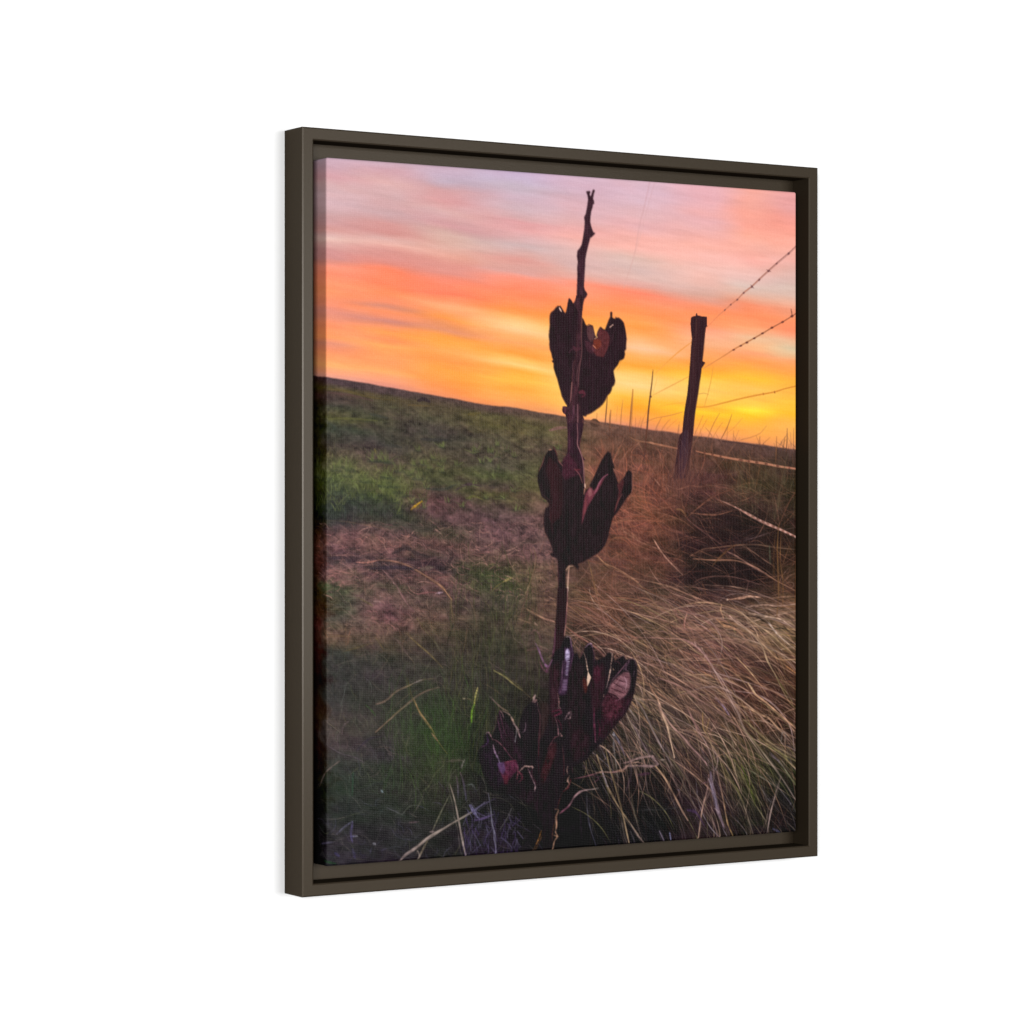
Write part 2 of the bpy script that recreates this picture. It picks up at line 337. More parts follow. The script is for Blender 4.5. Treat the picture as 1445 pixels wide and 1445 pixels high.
def fill(pts, col, alpha=1.0, tex=0.0, seed=1, mask=None, fx=0.25, fy=0.08, blur=0):
    cov, x0, x1, y0, y1 = poly_cov(pts)
    for _ in range(blur):
        c = np.pad(cov, 1)
        cov = (c[1:-1, 1:-1] * 2 + c[:-2, 1:-1] + c[2:, 1:-1] + c[1:-1, :-2] + c[1:-1, 2:]) / 6
    if mask is not None:
        mask[y0:y1, x0:x1] = np.maximum(mask[y0:y1, x0:x1], cov)
    cc = np.asarray(col, float)
    if tex:
        nz = fbm(PX[y0:y1, x0:x1] * fx, PY[y0:y1, x0:x1] * fy, seed, 3)[..., None]
        cc = cc * (1 + tex * nz)
    k = (cov * alpha)[..., None]
    IMG[y0:y1, x0:x1] = IMG[y0:y1, x0:x1] * (1 - k) + cc * k

def T(ox, oy):
    return lambda pts: [(ox + x / 6.0208, oy + y / 6.0208) for x, y in pts]

def base_at(x, y):
    gx, gy = ref_to_grid(x, y)
    return BASE[int(np.clip(gy, 0, NB - 1)), int(np.clip(gx, 0, NA - 1))]

def scatter(n, box, ang, spread, ln, wd, fac, alpha, bend=0.0, tint=((1, 1, 1),), ok=None, soft=0.7, bias=0.0):
    """short marks in the local tone of the field, lighter or darker by a random factor"""
    x0, x1, y0, y1 = box
    for _ in range(n):
        x, y = R.uniform(x0, x1), R.uniform(y0, y1)
        if ok is not None and R.rand() > ok(x, y): continue
        if y < np.interp(x, HZX, HZY) + 5: continue
        a = math.radians((ang(x, y) if callable(ang) else ang) + R.normal(0, spread))
        l = R.uniform(*ln); bd = R.normal(bias, bend) if bend or bias else 0.0
        pts = []
        for t in (-0.5, -0.17, 0.17, 0.5):
            aa = a + bd * t
            pts.append((x + math.cos(aa) * l * t, y + math.sin(aa) * l * t))
        f = R.uniform(*fac)
        tn = np.array(tint[R.randint(len(tint))])
        c = base_at(x, y) * f * tn + (6 * (f - 1) if f > 1 else 0)
        wq = R.uniform(*wd)
        stroke(pts, wq, np.clip(c, 12, 235), R.uniform(*alpha), w1=wq * R.uniform(0.4, 1), soft=soft, taper=0.6)

def inb(x, a, b, s): return max(0.0, min(1.0, (x - a) / s + 0.5)) * max(0.0, min(1.0, (b - x) / s + 0.5))

# --- far and middle grassland, left
scatter(700, (430, 830, 545, 700), 7, 12, (3, 14), (1.2, 3.6), (0.66, 1.3), (0.2, 0.5), tint=((1, 1, 1), (1.06, 1.0, 0.94), (0.98, 1.01, 0.96)), soft=1.0)
scatter(700, (430, 810, 575, 740), 95, 30, (2.5, 8), (1.4, 3.8), (0.62, 1.4), (0.2, 0.5), bend=0.5, soft=0.9)
scatter(420, (430, 610, 632, 738), 97, 26, (4, 13), (1.4, 3.6), (0.58, 1.5), (0.25, 0.6), bend=0.6, tint=((1, 1.03, .9), (1.04, 1.04, .9), (1, 1, 1)), soft=0.8)
scatter(1500, (430, 800, 735, 890), 6, 48, (3, 13), (1.0, 2.8), (0.5, 1.55), (0.25, 0.6), bend=0.8, tint=((1, 1, 1), (1.05, .98, .98)), soft=0.7)
scatter(320, (430, 800, 740, 880), 4, 22, (9, 26), (0.8, 1.8), (0.7, 1.6), (0.3, 0.6), bend=0.5, tint=((1, 1, 1), (1.06, .97, .96)), soft=0.6)
scatter(420, (600, 810, 640, 750), 5, 40, (3, 12), (1.2, 3.4), (0.58, 1.45), (0.25, 0.55), bend=0.5, soft=0.8)
scatter(700, (430, 780, 880, 1090), 80, 45, (3, 12), (1.0, 2.6), (0.6, 1.45), (0.15, 0.4), bend=0.6, soft=0.8)
# crisp straw and stems on top of the mats
scatter(650, (430, 800, 735, 890), 5, 40, (4, 18), (0.6, 1.2), (1.1, 1.75), (0.3, 0.7), bend=0.7, tint=((1.05, .98, .96), (1.0, 1, .9)), soft=0.45)
scatter(500, (430, 800, 735, 900), 8, 50, (3, 12), (0.8, 1.8), (0.4, 0.75), (0.3, 0.6), bend=0.7, soft=0.45)
scatter(380, (430, 620, 625, 740), 96, 28, (3, 10), (0.7, 1.6), (1.05, 1.6), (0.3, 0.6), bend=0.6, tint=((1, 1.03, .9), (1.04, 1.03, .9)), soft=0.45)
scatter(300, (430, 620, 625, 740), 96, 35, (3, 9), (0.8, 1.8), (0.5, 0.8), (0.3, 0.6), bend=0.6, soft=0.45)
scatter(500, (430, 820, 560, 700), 20, 50, (2, 7), (0.7, 1.6), (0.6, 1.5), (0.25, 0.5), bend=0.5, soft=0.5)
scatter(450, (440, 790, 880, 1120), 84, 28, (8, 40), (0.6, 1.2), (1.1, 1.8), (0.2, 0.5), bend=0.5, tint=((1, 1, 1), (.97, 1.02, .88), (1.1, 1, .9)), soft=0.45)
scatter(350, (440, 790, 880, 1150), 84, 35, (6, 26), (0.8, 1.8), (0.4, 0.75), (0.25, 0.5), bend=0.5, soft=0.5)
# lower left: soft upright blades
scatter(520, (440, 790, 880, 1100), 86, 20, (12, 55), (0.8, 2.2), (0.7, 1.45), (0.15, 0.45), bend=0.5, tint=((1, 1, 1), (.93, 1.05, .88), (1.08, 1, .9)), soft=0.9)
scatter(230, (540, 690, 940, 1130), 92, 14, (18, 60), (0.8, 2.2), (0.8, 1.5), (0.2, 0.5), bend=0.35, tint=((.92, 1.05, .82), (.97, 1.02, .88)), soft=0.8)
scatter(260, (440, 720, 1060, 1225), 60, 45, (6, 26), (0.7, 1.8), (0.75, 1.5), (0.15, 0.45), bend=0.9, tint=((1, 1, 1), (1, .95, 1.15)), soft=0.8)

# --- dry grass on the right
def rang(x, y):
    return float(np.interp(y, [600, 660, 720, 790, 860, 930, 1000, 1080, 1200], [100, 70, 28, 24, 24, 34, 46, 58, 68])) - 0.03 * (x - 990)
rok = lambda x, y: inb(x, 830 if y < 800 else 800, 1300, 40)
scatter(420, (825, 1140, 610, 720), 92, 22, (16, 60), (0.8, 2.4), (0.7, 1.35), (0.2, 0.5), bend=0.7, tint=((1, 1, 1), (1.1, .98, .9)), ok=rok, soft=0.9)
scatter(1000, (825, 1140, 640, 860), rang, 32, (14, 80), (0.7, 1.7), (0.6, 1.75), (0.25, 0.6), bend=0.6, tint=((1, 1, 1), (1.1, .97, .88)), ok=rok, soft=0.7)
scatter(420, (800, 1140, 690, 880), lambda x, y: -20, 24, (14, 60), (0.7, 1.6), (0.7, 1.6), (0.2, 0.5), bend=0.7, ok=rok)
scatter(900, (800, 1140, 830, 1120), rang, 18, (14, 70), (0.9, 2.4), (0.35, 0.8), (0.25, 0.6), bend=0.4, ok=rok)
scatter(1500, (800, 1140, 830, 1090), rang, 15, (18, 90), (0.7, 1.6), (0.9, 1.9), (0.25, 0.65), bend=0.4, bias=0.25, tint=((1, 1, 1), (1.06, 1, .88), (1, .96, 1.0), (.98, 1.01, .85)), ok=rok, soft=0.55)
scatter(520, (830, 1140, 1020, 1200), rang, 13, (30, 120), (0.7, 1.5), (1.1, 2.4), (0.2, 0.6), bend=0.3, bias=0.2, tint=((1, 1, 1), (1.1, 1, .8), (1, .96, 1.05), (.98, 1.01, .82)), ok=rok, soft=0.5)
def blades(n, box, ang, spread, ln, wd, cols, alpha, bend=0.3, bias=0.0, ok=None, soft=0.5):
    x0, x1, y0, y1 = box
    for _ in range(n):
        x, y = R.uniform(x0, x1), R.uniform(y0, y1)
        if ok is not None and R.rand() > ok(x, y): continue
        a = math.radians((ang(x, y) if callable(ang) else ang) + R.normal(0, spread)); l = R.uniform(*ln); bd = R.normal(bias, bend)
        pts = [(x + math.cos(a + bd * t) * l * t, y + math.sin(a + bd * t) * l * t) for t in (-.5, -.17, .17, .5)]
        if min(q[1] - np.interp(q[0], HZX, HZY) for q in pts) < 4: continue
        c = np.array(cols[R.randint(len(cols))]) * R.uniform(.85, 1.12)
        stroke(pts, R.uniform(*wd), c, R.uniform(*alpha), soft=soft, taper=.7, uneven=.5)

# darker hollows under the grass
for cx, cy, rx, ry, k in ((1010, 752, 40, 14, .55), (1062, 800, 48, 22, .62), (1000, 812, 40, 17, .58), (1045, 727, 40, 12, .5), (1080, 765, 34, 20, .45), (820, 890, 26, 16, .35), (860, 915, 40, 10, .3), (985, 700, 18, 8, .35), (1085, 940, 24, 9, .4), (940, 1100, 60, 22, .35), (890, 1120, 50, 40, .5), (1110, 1150, 30, 26, .5)):
    e = np.exp(-(((PX - cx) / rx) ** 2 + ((PY - cy) / ry) ** 2))[..., None] * k
    IMG *= 1 - e; IMG += e * np.array([30, 22, 22])

# separate crisp blades
rok2 = lambda x, y: rok(x, y) * (0.25 if y > 1085 and x < 965 else 0.6 if y > 1090 else 1)
blades(170, (940, 1130, 690, 850), 18, 38, (30, 90), (.7, 1.3), ((118, 76, 62), (136, 92, 74), (96, 62, 56), (52, 34, 32)), (.2, .6), .5)
blades(120, (850, 980, 640, 800), 60, 45, (20, 70), (.7, 1.2), ((140, 90, 70), (122, 76, 58), (70, 42, 38)), (.25, .6), .8)
blades(330, (825, 1135, 850, 1120), rang, 17, (30, 120), (.7, 1.4), ((166, 126, 108), (150, 112, 88), (184, 150, 132), (140, 104, 96), (148, 128, 92)), (.3, .8), .35, .25, rok2)
blades(380, (825, 1135, 870, 1195), rang, 20, (14, 60), (.8, 2.0), ((40, 28, 28), (52, 36, 34), (30, 24, 24)), (.3, .7), .4, 0, rok)
blades(110, (830, 1130, 1060, 1200), rang, 14, (50, 130), (.7, 1.4), ((150, 124, 108), (132, 112, 92), (120, 108, 116), (128, 122, 80)), (.3, .75), .3, .2, rok2)
blades(60, (800, 1000, 830, 960), lambda x, y: -30, 40, (15, 50), (.7, 1.3), ((158, 114, 94), (140, 96, 80)), (.3, .6), .6)
blades(80, (850, 1125, 830, 1120), rang, 16, (90, 200), (.9, 1.8), ((192, 156, 136), (170, 130, 112), (182, 146, 112), (150, 122, 118)), (.45, .85), .35, .5, rok2)
blades(50, (840, 1120, 800, 1080), lambda x, y: -28, 30, (40, 120), (.7, 1.3), ((160, 118, 98), (142, 104, 92)), (.35, .7), .6, .2, rok2)
blades(26, (1040, 1124, 610, 680), 92, 12, (25, 70), (.8, 1.6), ((88, 58, 46), (120, 80, 56), (60, 44, 38)), (.4, .7), .2)
# matted straw on the bare patch, gaps between it
blades(170, (440, 800, 738, 850), 5, 40, (6, 18), (2, 4), ((50, 38, 42), (62, 46, 48)), (.25, .5), .4, soft=.8)
blades(420, (440, 800, 738, 845), 6, 38, (6, 30), (.7, 1.4), ((150, 106, 98), (128, 90, 86), (166, 124, 112), (118, 84, 84)), (.35, .75), .7)
# leafy tufts
for _ in range(85):
    if R.rand() < .55: tx, ty, lo, hi = R.uniform(436, 600), R.uniform(650, 722), 9, 22
    else: tx, ty, lo, hi = R.uniform(560, 800), R.uniform(620, 730), 5, 12
    stroke([(tx - lo * .7, ty), (tx + lo * .7, ty + 1)], lo * .45, (44, 50, 40), .4, soft=1.2)
    for _ in range(9):
        a = math.radians(-90 + R.normal(0, 28)); l = R.uniform(lo, hi); bx = tx + R.normal(0, lo * .4)
        stroke([(bx, ty), (bx + math.cos(a) * l * .55, ty + math.sin(a) * l * .6), (bx + math.cos(a) * l * 1.15, ty + math.sin(a) * l)], R.uniform(1, 2.2), np.array((96, 102, 60)) * R.uniform(.65, 1.25), R.uniform(.25, .6), .6, soft=.6, taper=.5)
# tall dim clump just left of the stalk
blades(230, (630, 765, 800, 1060), 93, 10, (35, 110), (.8, 1.8), ((72, 74, 46), (50, 52, 38), (86, 78, 54), (40, 42, 34), (64, 70, 40)), (.25, .6), .35)
blades(70, (540, 690, 950, 1120), 90, 14, (30, 80), (.8, 1.6), ((58, 84, 40), (70, 90, 48), (40, 50, 32)), (.25, .5), .35)
# thin crossing stems in the dim foreground
blades(130, (440, 770, 1080, 1215), 70, 45, (12, 55), (.6, 1.3), ((104, 96, 90), (86, 82, 104), (90, 92, 70), (120, 108, 102)), (.15, .5), .6)
blades(120, (440, 760, 880, 1100), 60, 50, (10, 40), (.6, 1.2), ((112, 94, 78), (98, 92, 66), (120, 98, 96)), (.15, .45), .6)
def S(t, items, grass=False, husk=False):
    """hand-placed marks: (points, width, colour[, end width, end colour, alpha]); grass marks are
    broken up into a main blade of uneven ink and thinner strands beside it"""
    for it in items:
        pts, w, c = it[0], it[1], np.asarray(it[2], float)
        w1 = it[3] if len(it) > 3 and it[3] is not None else w
        c1 = np.asarray(it[4], float) if len(it) > 4 and it[4] is not None else c
        al = it[5] if len(it) > 5 else 0.85
        q = np.array(t(pts))
        if husk:
            stroke(q + R.normal(0, .35, q.shape), w * .72, c, al, w1 * .72, c1, taper=.55, uneven=.65, soft=.75); continue
        if not grass:
            stroke(q, w, c, al, w1, c1, taper=0.35); continue
        j = lambda s: q + R.normal(0, s, q.shape)
        L = np.hypot(*(q[-1] - q[0]))
        if L > 14:
            for _ in range(2 if w + w1 > 4 else 1):
                o = R.normal(0, 0.9 * max(w, w1), 2)
                stroke(j(0.8) + o, 0.9, c * R.uniform(.62, 1.05), al * R.uniform(.35, .75), 0.7, c1 * R.uniform(.62, 1.05), taper=.7, uneven=.7, soft=.6)
        stroke(j(0.45), w * .78, c * .97, al, w1 * .78, c1 * .97, taper=.5, uneven=.5, soft=.7)
        if max(w, w1) > 2.8 and L > 14:
            o = R.normal(0, 0.35, 2)
            stroke(j(0.3) + o, .8, np.minimum(c * 1.18, 245), .5, .8, np.minimum(c1 * 1.18, 245), taper=.5, uneven=.9)
            stroke(j(0.3) + o * -2 + (0.6, 0.6), .7, c * .5, .45, .7, c1 * .5, taper=.5, uneven=.9)

# --- left: far details
t4 = T(440, 440); t7 = T(440, 640); t10 = T(440, 840); t13 = T(440, 1000)
S(t4, [
 ([(905, 752), (950, 740), (1000, 762)], 6, (50, 38, 42), 5, None, .85),
 ([(140, 655), (300, 675), (420, 705), (560, 735), (700, 750)], 3.5, (98, 82, 44), 2, (92, 76, 44), .55),
 ([(140, 685), (320, 705), (520, 755)], 3, (90, 64, 62), 2, None, .6),
 ([(140, 910), (320, 905), (560, 925)], 4, (100, 98, 52), 2, None, .5),
 ([(930, 1080), (1040, 1085), (1150, 1090)], 5, (52, 50, 50), 4, None, .55),
 ([(640, 1130), (760, 1150)], 5, (56, 54, 50), 4, None, .5),
 ([(500, 870), (640, 900)], 5, (58, 60, 56), 4, None, .45),
 ([(820, 790), (1000, 800)], 3, (104, 84, 50), 2, None, .5),
 ([(535, 1165), (545, 1200)], 3, (125, 115, 60), 2, None, .6),
 ([(1330, 870), (1430, 860)], 5, (100, 86, 46), 4, None, .5),
])
S(t7, [
 ([(840, 478), (875, 445), (935, 403)], 4.0, (165, 122, 40), 3.5, (170, 132, 34), .95),
 ([(140, 570), (280, 575), (420, 595), (560, 620), (640, 655)], 1.8, (95, 82, 66), 1.5, (140, 100, 80), .6),
 ([(380, 922), (470, 922), (570, 906)], 3.2, (190, 128, 118), 2.5, (170, 115, 100), .95),
 ([(570, 906), (660, 908), (770, 938), (880, 990), (1000, 1060), (1100, 1130), (1150, 1190), (1185, 1240)], 3, (140, 98, 84), 4, (150, 112, 82), .85),
 ([(1185, 1240), (1190, 1330), (1210, 1430)], 3, (120, 98, 66), 2, (90, 80, 56), .6),
 ([(600, 980), (690, 1090), (770, 1210), (820, 1290), (870, 1340)], 2, (150, 112, 108), 2, (125, 85, 90), .75),
 ([(680, 1085), (700, 1110)], 2.5, (180, 140, 135), 2, None, .7),
 ([(1050, 1190), (1110, 1175)], 3, (170, 140, 150), 3, None, .8),
 ([(900, 1195), (1000, 1180), (1060, 1180)], 3, (135, 85, 85), 2, None, .6),
 ([(760, 690), (810, 700), (830, 680)], 3, (170, 118, 105), 2, None, .7),
 ([(810, 745), (865, 825)], 2.2, (130, 88, 76), 1.5, None, .7),
 ([(140, 1060), (200, 1010)], 4, (150, 105, 98), 3, None, .7),
 ([(150, 1100), (240, 1070)], 4, (130, 90, 86), 3, None, .6),
 ([(290, 1080), (340, 1075), (375, 1045)], 2.5, (140, 100, 100), 2, None, .6),
 ([(530, 1250), (580, 1255)], 4, (165, 130, 125), 3, None, .7),
 ([(570, 1205), (590, 1220)], 3, (150, 120, 115), 2, None, .7),
 ([(400, 1220), (520, 1290)], 3, (110, 95, 66), 2, None, .5),
 ([(690, 850), (800, 800), (880, 840), (1000, 880)], 10, (52, 42, 44), 8, None, .6),
 ([(820, 900), (920, 900)], 8, (48, 38, 42), 6, None, .5),
 ([(310, 810), (420, 800)], 9, (62, 46, 48), 7, None, .5),
 ([(140, 880), (240, 890)], 9, (60, 48, 58), 7, None, .5),
 ([(500, 975), (700, 965), (880, 975)], 7, (54, 44, 54), 6, None, .6),
 ([(1060, 960), (1130, 1000)], 14, (52, 42, 46), 10, None, .55),
 ([(980, 300), (1120, 300), (1230, 260)], 6, (58, 60, 52), 4, None, .6),
 ([(1220, 310), (1330, 260), (1440, 280)], 5, (66, 48, 58), 4, None, .6),
 ([(850, 600), (900, 640), (1000, 640), (1060, 610)], 11, (62, 58, 50), 9, None, .55),
 ([(930, 980), (1040, 960)], 9, (105, 92, 80), 6, None, .5),
], grass=True)
S(t10, [
 ([(800, 320), (900, 410), (1000, 500), (1110, 610)], 2.4, (118, 98, 66), 2.2, (105, 92, 60), .8),
 ([(690, 360), (740, 390), (780, 460), (830, 525)], 2.2, (112, 84, 84), 1.6, (95, 78, 78), .65),
 ([(800, 330), (780, 400)], 2, (105, 85, 68), 1.5, None, .6),
 ([(895, 195), (980, 310), (1060, 410), (1100, 470)], 2, (118, 98, 64), 1.6, (80, 80, 66), .65),
 ([(540, 925), (640, 890), (720, 820), (820, 765), (930, 720), (1040, 712)], 2.8, (125, 100, 88), 2.4, (112, 100, 74), .8),
 ([(540, 925), (620, 903)], 3, (138, 112, 100), 2, None, .7),
 ([(860, 745), (935, 718)], 3, (132, 120, 122), 2.5, None, .7),
 ([(545, 1160), (700, 1020), (870, 875), (980, 810), (1085, 778)], 3.2, (118, 96, 78), 2.4, (100, 84, 74), .85),
 ([(690, 1020), (790, 945), (870, 880)], 2.0, (110, 106, 70), 2, (128, 112, 100), .7),
 ([(815, 700), (830, 790), (870, 890), (920, 990), (970, 1070), (1020, 1140), (1070, 1230), (1150, 1340)], 1.8, (105, 95, 55), 1.5, (110, 98, 55), .8),
 ([(870, 890), (920, 990), (970, 1070), (1010, 1130)], 2.4, (160, 125, 90), 2.2, None, .8),
 ([(1020, 1165), (1065, 1230)], 2.6, (150, 112, 88), 2, None, .8),
 ([(300, 420), (315, 340), (330, 300)], 2.4, (118, 84, 66), 3, (140, 100, 84), .65),
 ([(140, 350), (240, 345), (340, 350)], 6, (112, 88, 66), 4, None, .5),
 ([(540, 340), (570, 400), (610, 470)], 2, (105, 88, 58), 2, None, .6),
 ([(180, 605), (290, 565), (420, 545), (640, 545)], 2, (92, 80, 72), 1.5, (78, 78, 70), .6),
 ([(270, 470), (400, 440), (520, 400)], 2.5, (96, 82, 56), 2, None, .55),
 ([(1405, 790), (1395, 850), (1378, 930)], 4.4, (160, 145, 98), 3, (130, 130, 62), .95),
 ([(1380, 930), (1365, 1000), (1360, 1075)], 3, (92, 122, 44), 3.4, (104, 142, 42), .95),
 ([(1280, 880), (1300, 876)], 3.2, (155, 140, 118), 2, None, .85),
 ([(1300, 876), (1370, 890)], 2, (105, 90, 68), 2, None, .6),
 ([(1290, 900), (1310, 1000)], 2, (80, 84, 52), 2, None, .5),
 ([(1180, 1150), (1200, 960), (1215, 850)], 2, (72, 92, 48), 1.5, None, .5),
 ([(1330, 1240), (1350, 1090), (1380, 980)], 2.5, (62, 92, 42), 2, None, .55),
 ([(460, 930), (500, 970), (540, 1020)], 4, (62, 84, 48), 3, None, .45),
 ([(1160, 30), (1190, 110), (1210, 260), (1240, 500), (1270, 760)], 2, (100, 78, 60), 1.6, (70, 70, 52), .55),
 ([(1350, 60), (1385, 170), (1400, 300)], 2, (105, 82, 70), 1.5, None, .5),
 ([(1290, 480), (1310, 360), (1330, 240)], 2, (96, 72, 60), 1.6, None, .5),
 ([(1120, 230), (1145, 300)], 2, (100, 78, 70), 1.6, None, .5),
 ([(260, 1190), (270, 1110), (320, 1070)], 3, (96, 80, 82), 2, None, .5),
 ([(140, 1280), (240, 1340), (370, 1380), (440, 1420)], 3, (88, 76, 84), 2, None, .5),
 ([(600, 1170), (660, 1270), (690, 1390)], 2.5, (80, 72, 80), 2, None, .5),
 ([(380, 1320), (480, 1220), (600, 1200)], 5, (56, 48, 60), 4, None, .4),
], grass=True)
S(t13, [
 ([(20, 670), (70, 600), (135, 515), (235, 440)], 2.6, (110, 92, 84), 2.6, (118, 100, 96), .85),
 ([(740, 1297), (800, 1240), (880, 1185), (1000, 1090), (1150, 1000), (1250, 940), (1360, 872)], 5.5, (150, 128, 126), 3.6, (135, 124, 112), .95),
 ([(1360, 872), (1445, 822), (1560, 760)], 2.4, (92, 86, 112), 2, (84, 72, 100), .7),
 ([(1170, 640), (1210, 760), (1240, 900), (1265, 1040), (1290, 1170), (1308, 1255)], 2.2, (125, 112, 100), 4.4, (160, 142, 138), .95),
 ([(1170, 740), (1110, 860), (1060, 960), (1030, 1030)], 2.4, (100, 100, 80), 2.8, (120, 112, 95), .8),
 ([(1005, 1045), (1035, 1040)], 5, (140, 120, 118), 4, None, .85),
 ([(985, 1120), (950, 1180), (905, 1280)], 4, (92, 82, 66), 3, (130, 116, 100), .8),
 ([(890, 1200), (915, 1240), (900, 1282)], 3, (140, 124, 116), 3, None, .8),
 ([(1340, 815), (1370, 870), (1405, 920)], 4, (120, 112, 150), 3, (112, 104, 140), .85),
 ([(1400, 950), (1470, 930), (1540, 900)], 4, (95, 78, 120), 2.5, None, .7),
 ([(1365, 980), (1320, 1060), (1290, 1110), (1215, 1240)], 2, (84, 72, 92), 1.6, (82, 80, 58), .6),
 ([(1390, 1010), (1385, 1200)], 2.4, (80, 64, 92), 2, None, .6),
 ([(1265, 500), (1280, 460), (1300, 435)], 4, (132, 124, 118), 3, None, .7),
 ([(1155, 450), (1220, 435), (1290, 440)], 5, (82, 74, 66), 4, None, .6),
 ([(1265, 540), (1285, 620), (1310, 780)], 3, (92, 72, 78), 2, (86, 82, 110), .6),
 ([(1225, 560), (1240, 660), (1245, 760)], 3, (92, 72, 76), 2, (78, 72, 96), .55),
 ([(940, 700), (1000, 650), (1040, 560), (1130, 465)], 2.6, (82, 84, 62), 2.4, (78, 80, 58), .65),
 ([(880, 750), (870, 700), (905, 690), (925, 730)], 3, (82, 80, 76), 2, None, .6),
 ([(640, 840), (720, 875), (770, 890), (830, 830), (930, 812)], 3, (86, 84, 92), 2.4, (76, 80, 62), .6),
 ([(935, 720), (965, 860)], 2, (76, 78, 60), 2, None, .5),
 ([(770, 245), (820, 370), (860, 400)], 2.4, (76, 80, 54), 2, None, .5),
 ([(1330, 650), (1370, 645), (1390, 690)], 3, (92, 96, 96), 2, None, .55),
 ([(350, 540), (345, 740)], 4, (52, 82, 60), 3, None, .5),
 ([(590, 690), (606, 706)], 4.2, (128, 144, 152), 4.2, None, .8),
 ([(210, 1060), (280, 1000), (345, 955)], 3, (84, 80, 96), 3.5, (100, 98, 120), .6),
 ([(345, 960), (330, 1070), (345, 1130)], 4.5, (88, 80, 118), 4, (78, 70, 112), .6),
 ([(330, 1085), (390, 1078)], 5, (84, 78, 118), 4, (122, 122, 126), .7),
 ([(515, 1145), (545, 1150)], 4.5, (124, 122, 132), 4.5, None, .75),
 ([(490, 1240), (510, 1180)], 3, (78, 74, 98), 2, None, .5),
 ([(60, 1160), (130, 1140), (200, 1128)], 4, (98, 88, 122), 2.5, (78, 74, 84), .6),
 ([(195, 1225), (235, 1250)], 6, (76, 70, 118), 4, None, .55),
 ([(590, 1200), (640, 1180)], 4, (80, 74, 98), 3, None, .5),
 ([(350, 1190), (370, 1270)], 6, (68, 62, 100), 4, None, .45),
 ([(100, 1300), (200, 1320)], 6, (36, 70, 40), 4, None, .5),
 ([(825, 965), (910, 960)], 5, (98, 80, 84), 4, None, .5),
 ([(740, 960), (745, 1050), (840, 1120), (930, 1060)], 2.4, (70, 66, 78), 2, None, .5),
 ([(650, 380), (690, 400)], 5, (98, 84, 84), 3, None, .5),
], grass=True)
# violet wisps along the bottom, left of the stalk
for _ in range(110):
    x, y = R.uniform(655, 735), R.uniform(1140, 1205)
    a = math.radians(R.normal(88, 24)); l = R.uniform(6, 24)
    stroke([(x, y), (x + math.cos(a) * l * .5 + R.normal(0, 1), y + math.sin(a) * l * .5), (x + math.cos(a) * l, y + math.sin(a) * l)], R.uniform(.8, 2), (66, 54, 88) if R.rand() < .7 else (86, 80, 104), R.uniform(.2, .6))

# --- sky marks: two faint high wires
t3 = T(890, 240)
S(t3, [([(162, 98), (120, 290), (75, 470), (30, 720), (-60, 1000)], 3.4, (200, 155, 164), 2.6, (214, 166, 154), .36),
       ([(205, 100), (150, 290), (100, 480), (45, 700)], 3.0, (204, 160, 168), 2.4, (218, 174, 164), .26)])

# --- far fence line, stems against the sky
t5 = T(720, 400); t6 = T(890, 440); t9 = T(890, 640)
S(t5, [
 ([(1042, 900), (1028, 1060), (1012, 1260)], 2.6, (196, 128, 66), 2.6, (112, 68, 52), .85),
 ([(826, 955), (816, 1080), (806, 1200)], 1.9, (140, 92, 52), 2.2, (84, 54, 48), .9),
 ([(855, 1075), (848, 1140), (846, 1250)], 2.8, (176, 116, 62), 2.4, (100, 62, 50), .8),
 ([(958, 985), (946, 1080), (936, 1230)], 1.6, (214, 148, 72), 1.6, (120, 74, 54), .7),
 ([(912, 1040), (898, 1180)], 1.6, (206, 140, 72), 1.5, None, .5),
 ([(738, 1100), (732, 1165)], 1.8, (180, 120, 66), 1.5, None, .6),
 ([(690, 1175), (720, 1170), (750, 1185)], 8, (72, 50, 42), 7, None, .9),
 ([(690, 1190), (720, 1200), (755, 1196)], 7, (76, 54, 44), 6, None, .8),
 ([(650, 1165), (690, 1170), (780, 1200), (900, 1230)], 4, (150, 104, 82), 3, (128, 86, 70), .5),
 ([(345, 1245), (400, 1228), (470, 1222)], 5, (128, 92, 84), 5, None, .7),
 ([(100, 1390), (200, 1385)], 4, (104, 96, 70), 3, None, .5),
 ([(1010, 1300), (1080, 1335), (1180, 1350), (1300, 1375), (1420, 1400)], 1.6, (140, 96, 70), 2.2, (158, 106, 78), .75),
 ([(1085, 1345), (1130, 1430)], 2, (150, 104, 80), 1.5, None, .6),
])
